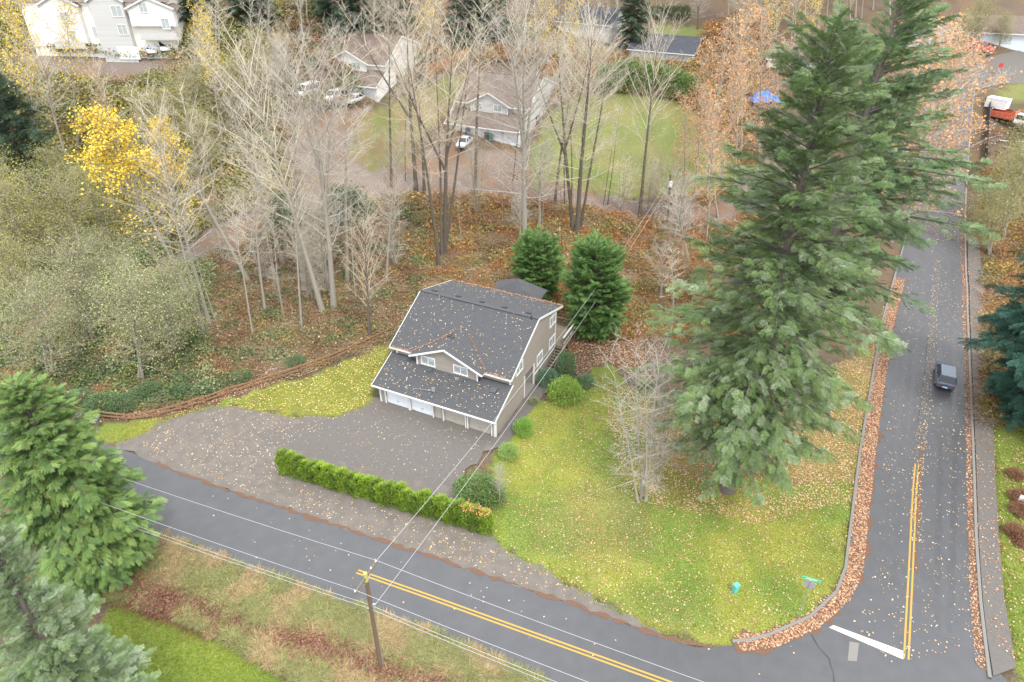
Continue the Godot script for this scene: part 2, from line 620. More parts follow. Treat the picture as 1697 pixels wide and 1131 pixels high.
func make_roads() -> void:
	var drive := ragged(world_poly([187, 736, 225, 726, 259, 706, 295, 689, 356, 675, 392, 675, 440, 683, 492, 692, 559, 689, 600, 676, 622, 662, 640, 660, 700, 684, 760, 702, 822, 722, 838, 730, 805, 752, 762, 796, 748, 815, 800, 870, 812, 888, 850, 920, 917, 952, 950, 975, 1000, 1000, 1050, 1026, 1100, 1052, 1060, 1046, 850, 973, 748, 937, 600, 889, 425, 831, 332, 800, 259, 771, 216, 754]), 0.6, 0.7)
	drape("gravel_drive", drive, 1.5, 0.012, M.gravel)
	var pad := ragged(world_poly([420, 722, 470, 705, 520, 694, 560, 689, 600, 675, 622, 661, 700, 683, 760, 701, 824, 722, 802, 752, 762, 794, 748, 810, 700, 800, 600, 775, 500, 752, 455, 740]), 0.6, 0.8)
	drape("garage_forecourt", pad, 1.5, 0.018, M.old_asphalt)
	# the lower road, straight, from under the firs past the corner
	var main := PackedVector2Array(world_poly([121, 714, 162, 731, 216, 752, 259, 769, 332, 798, 425, 829, 516, 860, 600, 887, 688, 914, 748, 935, 850, 971, 991, 1018, 1069, 1048, 1153, 1075, 1213, 1072, 1275, 1061, 1342, 1031, 1500, 985, 1632, 1028, 1642, 1100, 1700, 1160, 1900, 1230, 2100, 1300, 1900, 1500, 1300, 1290, 1000, 1170, 870, 1127, 850, 1119, 704, 1056, 587, 1016, 425, 957, 337, 918, 286, 901, 100, 822, -60, 750, -90, 640, 0, 665]))
	drape("lower_road", ragged(main, 0.8, 0.16), 3.0, 0.024, M.asphalt)
	var l := world_poly(LEFT_KERB.slice(4))
	var r := world_poly(RIGHT_KERB.slice(2))
	r.reverse()
	var side := l.duplicate()
	side.append_array(r)
	drape("side_road", side, 2.0, 0.029, M.asphalt)
	drape("crossing_road", world_poly([1530, 162, 1560, 150, 1600, 150, 1660, 140, 1720, 138, 1760, 110, 1697, 82, 1650, 92, 1600, 100, 1545, 112]), 2.0, 0.034, M.old_asphalt)
	# painted markings
	for k in [-0.14, 0.14]:
		drape("yellow_line", ribbon([592, 948, 700, 986, 850, 1040, 1000, 1094, 1105, 1132, 1300, 1204], 0.13, k), 3.0, 0.034, M.yellow_paint)
		drape("yellow_line", ribbon([1502, 1093, 1509, 960, 1516, 815, 1520, 770], 0.13, k), 3.0, 0.034, M.yellow_paint)
	drape("stop_line", world_poly([1374, 1041, 1381, 1037, 1500, 1081, 1497, 1094]), 3.0, 0.034, M.white_paint)
	drape("road_patch", world_poly([1408, 1064, 1424, 1067, 1420, 1097, 1405, 1096]), 3.0, 0.0345, M.concrete)
	for track in [[1575, 1050, 1580, 900, 1583, 760, 1582, 640, 1580, 500, 1580, 420], [1553, 1050, 1556, 900, 1558, 760, 1558, 640, 1559, 500, 1560, 420], [1480, 980, 1492, 860, 1502, 760, 1512, 640, 1524, 540, 1534, 440], [1462, 950, 1474, 860, 1484, 760, 1495, 640, 1509, 540, 1520, 450]]:
		drape("wheel_track", ribbon(track, 0.42, 0.0, 0.25), 3.0, 0.0325, M.worn_asphalt)
	for crack in [[1345, 1052, 1358, 1075, 1374, 1092, 1380, 1115, 1384, 1140], [1538, 560, 1530, 640, 1522, 700]]:
		drape("tar_seam", ribbon(crack, 0.07, 0.0, 0.12), 3.0, 0.0335, M.tar)
	# reddish needles washed against the road's edge and between the lanes
	drape("needle_litter", ribbon([259, 768, 332, 797, 425, 828, 600, 886, 748, 934, 850, 970, 991, 1017, 1069, 1047, 1130, 1066, 1180, 1072], 0.26, 0.0, 0.45), 3.0, 0.0385, M.needle_litter)
	drape("needle_litter", ribbon([1216, 1070, 1280, 1061, 1345, 1033, 1398, 988, 1420, 942, 1428, 868, 1441, 750, 1457, 642, 1476, 531, 1493, 462], 1.2, 0.0, 0.9), 3.0, 0.0385, M.needle_litter)
	drape("needle_litter", ribbon([1519, 950, 1523, 850, 1525, 780, 1526, 735], 0.22, 0.0, 0.3), 3.0, 0.0405, M.needle_litter)
	drape("needle_litter", ribbon([1629, 1110, 1620, 1040, 1615, 960, 1611, 850, 1609, 740, 1606, 640, 1601, 480, 1598, 380], 0.5, 0.0, 0.5), 3.0, 0.0385, M.needle_litter)
	kerb("kerb_corner", LEFT_KERB.slice(0, 34), 0.22, 0.13, M.concrete)
	kerb("kerb_sidewalk", RIGHT_KERB, 0.24, 0.13, M.concrete)
	drape("sidewalk", world_poly([1646, 1122, 1636, 1060, 1629, 1000, 1622, 900, 1618, 780, 1615, 700, 1611, 600, 1607, 480, 1604, 400, 1622, 400, 1633, 480, 1641, 600, 1646, 700, 1649, 780, 1656, 900, 1665, 1000, 1684, 1108]), 2.0, 0.10, M.old_asphalt)
	kerb("lawn_edging", [412, 1078, 445, 1094, 480, 1113, 520, 1135], 0.25, 0.22, M.concrete)


# ---------------------------------------------------------------- houses
func hv(a: float, y: float, b: float) -> Vector3:   # along the front, up, towards the back
	return Vector3(a, y, -b)

func box2(a: float, b: float, c: float, d: float) -> PackedVector2Array:
	return PackedVector2Array([Vector2(a, b), Vector2(c, b), Vector2(c, d), Vector2(a, d)])

func without(poly: PackedVector2Array, holes: Array) -> Array:
	var rest := [poly]
	for h in holes:
		var next := []
		for p in rest:
			next.append_array(Geometry2D.clip_polygons(p, h))
		rest = next
	return rest

func flat_piece(s: Shape, piece: PackedVector2Array, at: Callable, n: Vector3) -> void:
	var ix := Geometry2D.triangulate_polygon(piece)
	for k in range(0, ix.size(), 3):
		var a: Vector3 = at.call(piece[ix[k]])
		var b: Vector3 = at.call(piece[ix[k + 1]])
		var c: Vector3 = at.call(piece[ix[k + 2]])
		if (b - a).cross(c - a).dot(n) < 0.0:
			s.tri(a, c, b)
		else:
			s.tri(a, b, c)

func siding(s: Shape, poly: PackedVector2Array, holes: Array, o: Vector3, ux: Vector3, n: Vector3, lap := 0.19) -> void:
	var top := poly[0].y
	var low := poly[0].y
	var x0 := poly[0].x
	var x1 := poly[0].x
	for p in poly:
		top = maxf(top, p.y); low = minf(low, p.y); x0 = minf(x0, p.x); x1 = maxf(x1, p.x)
	var y := low
	while y < top:
		var base := y
		var at := func(q: Vector2) -> Vector3: return o + ux * q.x + Vector3.UP * q.y + n * (0.03 - 0.022 * (q.y - base) / lap)
		var k := 0.93 + 0.09 * fposmod(sin(y * 91.7) * 437.5, 1.0)
		s.col = Color(k, k, k)
		for whole in Geometry2D.intersect_polygons(box2(x0 - 0.1, y, x1 + 0.1, y + lap), poly):
			for piece in without(whole, holes):
				flat_piece(s, piece, at, n)
		# the shadowed underside of each board
		y += lap
	s.col = Color.WHITE

func shingles(s: Shape, poly: PackedVector2Array, o: Vector3, us: Vector3, ut: Vector3, row := 0.20, tab := 0.32) -> void:
	var n := us.cross(ut).normalized()
	if n.y < 0.0:
		n = -n
	var lo := poly[0]
	var hi := poly[0]
	for p in poly:
		lo = lo.min(p)
		hi = hi.max(p)
	var r := RandomNumberGenerator.new()
	r.seed = int(absf(lo.x * 37.0 + hi.y * 91.0)) + 5
	var t := lo.y
	var i := 0
	while t < hi.y:
		var base := t
		var at := func(q: Vector2) -> Vector3: return o + us * q.x + ut * q.y + n * (0.03 - 0.024 * (q.y - base) / row)
		var x := lo.x - tab * (0.5 if i % 2 else 0.0) - r.randf() * 0.1
		while x < hi.x:
			var k := r.randf_range(0.88, 1.08)
			s.col = Color(k, k, k * r.randf_range(0.98, 1.03))
			for piece in Geometry2D.intersect_polygons(box2(x, t, x + tab, t + row), poly):
				flat_piece(s, piece, at, n)
			x += tab
		t += row
		i += 1
	s.col = Color.WHITE

func slab(s: Shape, pts: Array, thick: float) -> void:   # the underside and edges below a roof plane
	var d := Vector3.DOWN * thick
	var n: Vector3 = (pts[1] - pts[0]).cross(pts[2] - pts[0])
	if n.y < 0.0:
		pts.reverse()
	for i in range(1, pts.size() - 1):
		s.tri(pts[0] + d, pts[i + 1] + d, pts[i] + d)
	for i in pts.size():
		var a: Vector3 = pts[i]
		var b: Vector3 = pts[(i + 1) % pts.size()]
		s.quad(a + d, b + d, b, a)

func window(parent: Node, at: Vector3, ux: Vector3, n: Vector3, w: float, h: float, style := "slider", recess := false, called := "window") -> void:
	var root := Node3D.new()
	root.name = called
	parent.add_child(root, true)
	var f := Shape.new()
	var b := Basis(ux, Vector3.UP, n)
	var e := 0.11
	f.box(at + Vector3.UP * (h * 0.5 - e * 0.5) + n * 0.05, Vector3(w, e, 0.10), b)
	f.box(at - Vector3.UP * (h * 0.5 - e * 0.5) + n * 0.055, Vector3(w + 0.06, e, 0.11), b)
	for k in [-1.0, 1.0]:
		f.box(at + ux * k * (w * 0.5 - e * 0.5) + n * 0.05, Vector3(e, h - 2.0 * e, 0.10), b)
	if style == "grid":
		f.box(at + n * 0.05, Vector3(0.04, h - 2.0 * e, 0.06), b)
		f.box(at + n * 0.048, Vector3(w - 2.0 * e, 0.04, 0.05), b)
	else:
		f.box(at + n * 0.05, Vector3(0.07, h - 2.0 * e, 0.08), b)
	part("frame", f, M.trim_white, root)
	for k in [-1.0, 1.0]:
		var iw := (w - 2.0 * e) * 0.5
		var p := Shape.new()
		p.box(at + ux * k * iw * 0.5 + n * 0.058, Vector3(iw - 0.07, h - 2.0 * e, 0.008), b)
		part("pane", p, M.glass, root)
		var c := Shape.new()
		if recess:
			var deep := h * (0.22 if k < 0.0 else 0.38)
			c.box(at + ux * k * iw * 0.5 + Vector3.UP * (h * 0.5 - e - deep * 0.5) + n * 0.02, Vector3(iw - 0.02, deep, 0.006), b)
			part("blind", c, M.curtain, root)
		else:
			c.box(at + ux * k * iw * 0.5 + n * 0.040, Vector3(iw - 0.06, h - 2.0 * e, 0.006), b)
			part("curtain", c, M.curtain, root)
	if recess:   # the room behind the opening
		var r := Shape.new()
		var x := ux * (w * 0.5 - 0.04)
		var y := Vector3.UP * (h * 0.5 - 0.04)
		var d0 := at - n * 0.02
		var d1 := at - n * 0.55
		r.quad(d1 - x - y, d1 + x - y, d1 + x + y, d1 - x + y)
		r.quad(d0 - x - y, d0 + x - y, d1 + x - y, d1 - x - y)
		r.quad(d0 + x + y, d0 - x + y, d1 - x + y, d1 + x + y)
		r.quad(d0 - x + y, d0 - x - y, d1 - x - y, d1 - x + y)
		r.quad(d0 + x - y, d0 + x + y, d1 + x + y, d1 + x - y)
		part("room", r, M.room_wall, root)

func garage_door(parent: Node, x0: float, x1: float, h: float, mat: Material) -> void:
	var d := Shape.new()
	var w := x1 - x0
	for i in 4:
		d.box(hv((x0 + x1) * 0.5, h * (i + 0.5) / 4.0, 0.16), Vector3(w, h / 4.0 - 0.02, 0.06))
		for j in 4:
			d.box(hv(x0 + w * (j + 0.5) / 4.0, h * (i + 0.5) / 4.0, 0.125), Vector3(w / 4.0 - 0.16, h / 4.0 - 0.18, 0.02))
	var o := part("garage_door", d, mat, parent)
	var f := Shape.new()
	f.box(hv(x0 - 0.06, h * 0.5, -0.01), Vector3(0.12, h, 0.14))
	f.box(hv(x1 + 0.06, h * 0.5, -0.01), Vector3(0.12, h, 0.14))
	f.box(hv((x0 + x1) * 0.5, h + 0.07, -0.01), Vector3(w + 0.24, 0.14, 0.14))
	part("frame", f, M.trim_white, o)
	f = Shape.new()
	f.box(hv((x0 + x1) * 0.5, 0.55, 0.08), Vector3(0.2, 0.06, 0.05))
	part("handle", f, M.galvanised, o)

func build_house(called: String, label: String, at: Vector3, turn: float, sid: Material, roof: Material, doors: Array, full: bool) -> Node3D:
	var h := thing(called, label, "house", at, turn)
	var W := -13.3
	var bk := 15.15
	var n_front := Vector3(0, 0, 1)
	# walls
	var s := Shape.new()
	var holes := []
	var bays := [[-12.55, -9.86], [-9.60, -7.02], [-5.72, -3.32], [-2.98, -0.46]]
	for b in bays:
		holes.append(box2(b[0], -0.5, b[1], 2.02))
	holes.append(box2(-6.88, -0.5, -5.98, 2.02))
	siding(s, box2(W, 0, 0, 2.32), holes, Vector3.ZERO, Vector3.RIGHT, n_front)
	part("garage_wall", s, sid, h)
	s = Shape.new()
	s.box(hv(W * 0.5, 1.15, 0.22), Vector3(-W - 0.02, 2.3, 0.05))
	part("garage_back_panel", s, M.room_wall, h)
	s = Shape.new()
	siding(s, box2(W, 3.5, 0, 4.78), [], hv(0, 0, 3.6), Vector3.RIGHT, n_front)
	part("clerestory_wall", s, sid, h)
	s = Shape.new()
	var gable := PackedVector2Array([Vector2(0, 0), Vector2(bk, 0), Vector2(bk, 6.2), Vector2(9.9, 7.85), Vector2(3.6, 4.74), Vector2(3.6, 3.74), Vector2(0, 2.3)])
	siding(s, gable, [box2(6.7, -0.5, 9.2, 2.78), box2(13.4, 4.93, 14.8, 5.97), box2(13.4, 2.08, 14.8, 3.22), box2(10.0, 2.05, 11.3, 3.19), box2(4.7, 4.25, 6.1, 5.25)], Vector3.ZERO, Vector3(0, 0, -1), Vector3.RIGHT)
	part("gable_wall", s, sid, h)
	s = Shape.new()
	siding(s, gable, [], Vector3(W, 0, 0), Vector3(0, 0, -1), Vector3.LEFT)
	siding(s, box2(W, 0, 0, 6.2), [], hv(0, 0, bk), Vector3.RIGHT, Vector3(0, 0, -1))
	part("plain_wall", s, sid, h)
	# porch recess
	s = Shape.new()
	s.box(hv(-1.3, 1.5, 7.95), Vector3(0.1, 2.9, 2.9))
	s.box(hv(-0.66, 1.5, 6.6), Vector3(1.3, 2.9, 0.1))
	s.box(hv(-0.66, 1.5, 9.3), Vector3(1.3, 2.9, 0.1))
	s.box(hv(-0.66, 2.85, 7.95), Vector3(1.3, 0.1, 2.8))
	part("porch_wall", s, sid, h)
	s = Shape.new()
	s.box(hv(-0.55, 0.11, 7.95), Vector3(1.5, 0.22, 2.5))
	part("porch_step", s, M.concrete, h)
	s = Shape.new()
	s.box(hv(-1.22, 1.25, 8.2), Vector3(0.06, 2.0, 0.95))
	var dr := part("entrance_door", s, M.trim_white, h)
	s = Shape.new()
	s.box(hv(-1.17, 1.2, 7.85), Vector3(0.05, 0.06, 0.1))
	part("handle", s, M.galvanised, dr)
	for b in [6.72, 9.18]:
		s = Shape.new()
		s.box(hv(0.0, 1.39, b), Vector3(0.15, 2.78, 0.15))
		part("porch_post", s, M.trim_white, h)
	# white trim: corner boards, belly band, rakes, fascias
	var corners := [hv(0.02, 0, -0.02), hv(0.02, 0, bk)]
	s = Shape.new()
	s.box(hv(-0.06, 1.14, -0.035), Vector3(0.2, 2.28, 0.05))
	s.box(hv(0.045, 1.1, 0.05), Vector3(0.05, 2.2, 0.16))
	part("corner_board", s, M.trim_white, h)
	s = Shape.new()
	s.box(hv(0.045, 3.1, bk - 0.06), Vector3(0.05, 6.2, 0.16))
	part("corner_board", s, M.trim_white, h)
	s = Shape.new()
	s.box(hv(W + 0.08, 1.14, -0.035), Vector3(0.2, 2.28, 0.05))
	part("corner_board", s, M.trim_white, h)
	s = Shape.new()
	s.box(hv(W + 0.1, 4.2, 3.55), Vector3(0.2, 0.95, 0.06))
	part("corner_board", s, M.trim_white, h)
	s = Shape.new()
	s.box(hv(-0.1, 4.2, 3.55), Vector3(0.2, 0.95, 0.06))
	part("corner_board", s, M.trim_white, h)
	s = Shape.new()
	s.box(hv(0.045, 1.32, 12.2), Vector3(0.05, 0.14, 5.8))
	part("belly_band", s, M.trim_white, h)
	# roofs
	var xl := W - 0.5
	var xr := 0.18
	var planes := [
		["garage_roof", [Vector2(-0.5, 2.25), Vector2(3.62, 3.91)]],
		["main_roof", [Vector2(3.2, 4.7), Vector2(9.9, 8.0)]],
		["shallow_roof", [Vector2(16.7, 5.9), Vector2(9.9, 8.0)]],
	]
	for p in planes:
		var a: Vector2 = p[1][0]
		var b: Vector2 = p[1][1]
		s = Shape.new()
		var ut := hv(0, b.y - a.y, b.x - a.x)
		var len := ut.length()
		shingles(s, box2(xl, 0, xr, len), hv(0, a.y, a.x), Vector3.RIGHT, ut / len)
		part(p[0], s, roof, h)
		s = Shape.new()
		slab(s, [hv(xl, a.y, a.x), hv(xr, a.y, a.x), hv(xr, b.y, b.x), hv(xl, b.y, b.x)], 0.16)
		part("roof_deck", s, M.trim_white, h)
		for x in [xl - 0.025, xr + 0.025]:
			s = Shape.new()
			s.bar(hv(x, a.y - 0.07, a.x), hv(x, b.y - 0.07, b.x), 0.05, 0.24)
			part("rake_board", s, M.trim_white, h)
		s = Shape.new()
		var side := -1.0 if p[0] != "shallow_roof" else 1.0
		s.box(hv((xl + xr) * 0.5, a.y - 0.05, a.x + side * 0.06), Vector3(xr - xl + 0.1, 0.13, 0.12))
		part("gutter", s, M.trim_white if p[0] != "shallow_roof" else M.timber, h)
	s = Shape.new()
	s.bar(hv(xl, 8.045, 9.9), hv(xr, 8.045, 9.9), 0.36, 0.05)
	part("ridge_cap", s, roof, h)
	# the wide dormer
	var mid := -6.9
	var half := 4.2
	var d := Node3D.new()
	d.name = "dormer"
	h.add_child(d, true)
	s = Shape.new()
	siding(s, PackedVector2Array([Vector2(-10.4, 3.5), Vector2(-3.4, 3.5), Vector2(-3.4, 4.92), Vector2(mid, 6.44), Vector2(-10.4, 4.92)]), [box2(-9.75, 3.98, -8.31, 4.86), box2(-6.0, 3.98, -4.56, 4.86)], hv(0, 0, 3.0), Vector3.RIGHT, n_front)
	siding(s, box2(3.0, 3.5, 3.7, 4.9), [], Vector3(-3.4, 0, 0), Vector3(0, 0, -1), Vector3.RIGHT)
	siding(s, box2(3.0, 3.5, 3.7, 4.9), [], Vector3(-10.4, 0, 0), Vector3(0, 0, -1), Vector3.LEFT)
	part("dormer_wall", s, sid, d)
	for k in [-1.0, 1.0]:
		s = Shape.new()
		var down := Vector3(k * half, -1.85, 0)
		var len := down.length()
		var tr := PackedVector2Array([Vector2(2.6, 0), Vector2(7.2, 0), Vector2(3.3, len), Vector2(2.6, len)])
		# rows run up from the eave
		var flip := PackedVector2Array()
		for q in tr:
			flip.append(Vector2(q.x, len - q.y))
		shingles(s, flip, Vector3(mid + k * half, 4.75, 0), Vector3(0, 0, -1), -down / len)
		part("dormer_roof", s, roof, d)
		s = Shape.new()
		slab(s, [hv(mid, 6.6, 2.6), hv(mid, 6.6, 6.9), hv(mid + k * half, 4.75, 3.25), hv(mid + k * half, 4.75, 2.6)], 0.14)
		part("roof_deck", s, M.trim_white, d)
		s = Shape.new()
		s.bar(hv(mid, 6.55, 2.575), hv(mid + k * half, 4.70, 2.575), 0.05, 0.2)
		part("rake_board", s, M.trim_white, d)
		s = Shape.new()
		s.box(hv(mid + k * 3.47, 4.2, 2.955), Vector3(0.16, 1.35, 0.05))
		part("corner_board", s, M.trim_white, d)
	window(d, hv(-9.03, 4.42, 3.0), Vector3.RIGHT, n_front, 1.65, 1.08, "slider", true)
	window(d, hv(-5.28, 4.42, 3.0), Vector3.RIGHT, n_front, 1.65, 1.08, "slider", true)
	# gable windows
	var ug := Vector3(0, 0, -1)
	window(h, hv(0, 5.45, 14.1), ug, Vector3.RIGHT, 1.6, 1.25, "slider", true)
	window(h, hv(0, 2.65, 14.1), ug, Vector3.RIGHT, 1.6, 1.35, "slider", true)
	window(h, hv(0, 2.62, 10.65), ug, Vector3.RIGHT, 1.5, 1.35, "slider", true)
	window(h, hv(0, 4.75, 5.4), ug, Vector3.RIGHT, 1.6, 1.2, "slider", true)
	# garage doors and the small door between them
	for i in 4:
		garage_door(h, bays[i][0], bays[i][1], 2.0, doors[i])
	s = Shape.new()
	s.box(hv(-6.43, 1.0, 0.16), Vector3(0.9, 2.0, 0.06))
	var sd := part("side_door", s, doors[2], h)
	s = Shape.new()
	s.box(hv(-6.1, 1.0, 0.10), Vector3(0.07, 0.07, 0.07))
	part("handle", s, M.galvanised, sd)
	if not full:
		return h
	# vents along the ridge, pipes, box vents on the lower roof
	var back := Vector2(-6.8, 2.1).normalized()
	for x in [-12.6, -9.66, -6.79, -4.15, -1.37]:
		s = Shape.new()
		s.box(hv(x, 7.80, 10.75), Vector3(0.5, 0.12, 0.4), Basis(Vector3.RIGHT, -0.3))
		s.box(hv(x, 7.88, 10.75), Vector3(0.42, 0.06, 0.32), Basis(Vector3.RIGHT, -0.3))
		part("ridge_vent", s, M.vent_metal, h)
	for p in [[-11.24, 9.41], [-7.12, 9.29], [-3.15, 9.15], [-0.6, 9.75]]:
		var y: float = 4.7 + (p[1] - 3.2) * 0.4925
		s = Shape.new()
		s.tube(PackedVector3Array([hv(p[0], y - 0.1, p[1]), hv(p[0], y + 0.42, p[1])]), PackedFloat32Array([0.06, 0.06]), 8, true)
		s.tube(PackedVector3Array([hv(p[0], y - 0.1, p[1]), hv(p[0], y + 0.12, p[1])]), PackedFloat32Array([0.2, 0.08]), 8, true)
		part("pipe_vent", s, M.vent_metal if p[0] > -1.0 else M.galvanised, h)
	for p in [[-8.72, 2.63], [-5.02, 2.55]]:
		var y: float = 2.25 + (p[1] + 0.5) * 0.403
		s = Shape.new()
		s.box(hv(p[0], y + 0.09, p[1]), Vector3(0.42, 0.14, 0.40), Basis(Vector3.RIGHT, 0.38))
		s.box(hv(p[0], y + 0.04, p[1]), Vector3(0.6, 0.05, 0.6), Basis(Vector3.RIGHT, 0.38))
		part("box_vent", s, M.vent_metal, h)
	for p in [[-7.9, 5.6], [-7.2, 5.1]]:
		var y: float = 6.6 - absf(p[0] - mid) * 0.44
		s = Shape.new()
		s.box(hv(p[0], y + 0.08, p[1]), Vector3(0.4, 0.12, 0.34), Basis(Vector3(0, 0, 1), 0.41))
		part("box_vent", s, M.vent_metal, h)
	s = Shape.new()
	s.box(hv(-1.39, 3.54, 2.48), Vector3(0.6, 0.14, 0.62), Basis(Vector3.RIGHT, 0.38))
	part("flue_box", s, M.vent_metal, h)
	# aerial on the lower roof
	s = Shape.new()
	s.tube(PackedVector3Array([hv(-7.04, 2.6, 0.53), hv(-7.04, 3.45, 0.53)]), PackedFloat32Array([0.035, 0.03]), 6, true)
	s.box(hv(-7.04, 3.2, 0.45), Vector3(0.34, 0.5, 0.05), Basis(Vector3.UP, 0.3))
	s.bar(hv(-7.04, 2.95, 0.53), hv(-9.3, 2.68, 0.35), 0.04, 0.04)
	part("roof_aerial", s, M.galvanised, h)
	# rear wing
	var wing := Node3D.new()
	wing.name = "hipped_wing"
	h.add_child(wing, true)
	s = Shape.new()
	s.box(hv(-6.2, 2.6, 18.6), Vector3(5.2, 5.2, 2.8))
	part("wing_wall", s, sid, wing)
	for k in [-1.0, 1.0]:
		s = Shape.new()
		var down := Vector3(k * 3.1, -1.55, 0)
		var len := down.length()
		shingles(s, PackedVector2Array([Vector2(18.3, len), Vector2(18.9, len), Vector2(20.3, 0), Vector2(16.95, 0)]), Vector3(-6.2 + k * 3.1, 5.25, 0), Vector3(0, 0, -1), -down / len)
		part("wing_roof", s, roof, wing)
	s = Shape.new()
	var hip := hv(-6.2, 6.8, 18.3) - hv(-6.2, 5.25, 16.95)
	shingles(s, PackedVector2Array([Vector2(-9.3, 0), Vector2(-3.1, 0), Vector2(-6.2, hip.length())]), hv(0, 5.25, 16.95), Vector3.RIGHT, hip.normalized())
	part("wing_roof", s, roof, wing)
	# deck with railing and stairs down along the gable wall
	var dk := Node3D.new()
	dk.name = "deck"
	h.add_child(dk, true)
	for i in 29:
		s = Shape.new()
		s.box(hv(-1.55, 1.55, 15.32 + i * 0.145), Vector3(5.1, 0.04, 0.135))
		part("deck_board", s, M.deck_wood, dk)
	s = Shape.new()
	s.box(hv(-1.55, 1.42, 15.25), Vector3(5.1, 0.2, 0.06))
	s.box(hv(-1.55, 1.42, 19.42), Vector3(5.1, 0.2, 0.06))
	s.box(hv(0.97, 1.42, 17.3), Vector3(0.06, 0.2, 4.1))
	part("rim_joist", s, M.deck_wood, dk)
	for p in [[0.9, 19.3], [-4.0, 19.3], [-1.5, 19.3], [0.9, 17.3], [0.9, 15.4]]:
		s = Shape.new()
		s.box(hv(p[0], 1.3, p[1]), Vector3(0.12, 2.6, 0.12))
		part("post", s, M.deck_wood, dk)
	for q in [[hv(0.9, 0, 19.3), hv(-4.0, 0, 19.3)], [hv(0.9, 0, 19.3), hv(0.9, 0, 15.4)]]:
		s = Shape.new()
		s.bar(q[0] + Vector3.UP * 2.58, q[1] + Vector3.UP * 2.58, 0.16, 0.06)
		s.bar(q[0] + Vector3.UP * 1.75, q[1] + Vector3.UP * 1.75, 0.06, 0.08)
		part("hand_rail", s, M.trim_white if q[1].x > 0.0 else M.deck_wood, dk)
		var len: float = q[0].distance_to(q[1])
		for i in int(len / 0.2):
			s = Shape.new()
			var p: Vector3 = q[0].lerp(q[1], (i + 0.5) / int(len / 0.2))
			s.box(p + Vector3.UP * 2.16, Vector3(0.05, 0.8, 0.05))
			part("baluster", s, M.deck_wood, dk)
	for i in 9:
		s = Shape.new()
		s.box(hv(0.72, 1.42 - i * 0.165, 15.0 - i * 0.36), Vector3(1.1, 0.05, 0.30))
		part("stair_tread", s, M.timber, dk)
	s = Shape.new()
	for x in [0.14, 1.3]:
		s.bar(hv(x, 1.45, 15.25), hv(x, 0.05, 12.0), 0.06, 0.26)
	part("stringer", s, M.timber, dk)
	s = Shape.new()
	s.bar(hv(1.3, 2.5, 15.35), hv(1.3, 1.05, 12.0), 0.09, 0.09)
	s.bar(hv(1.3, 2.0, 15.35), hv(1.3, 0.55, 12.0), 0.06, 0.06)
	s.box(hv(1.3, 0.55, 12.0), Vector3(0.1, 1.1, 0.1))
	part("stair_rail", s, M.deck_wood, dk)
	return h


# ---------------------------------------------------------------- vegetation
func arc(a: Vector3, dir: Vector3, len: float, bend: Vector3, steps: int, wob_: float) -> PackedVector3Array:
	var out := PackedVector3Array([a])
	var p := a
	var d := dir
	for i in steps:
		d = (d + bend / steps + Vector3(rf(-1, 1), rf(-1, 1), rf(-1, 1)) * wob_).normalized()
		p += d * (len / steps)
		out.append(p)
	return out

func taper(n: int, r0: float, r1: float) -> PackedFloat32Array:
	var out := PackedFloat32Array()
	for i in n:
		out.append(lerpf(r0, r1, float(i) / (n - 1)))
	return out

func along(pts: PackedVector3Array, t: float) -> Vector3:
	var k := t * (pts.size() - 1)
	var i := mini(int(k), pts.size() - 2)
	return pts[i].lerp(pts[i + 1], k - i)

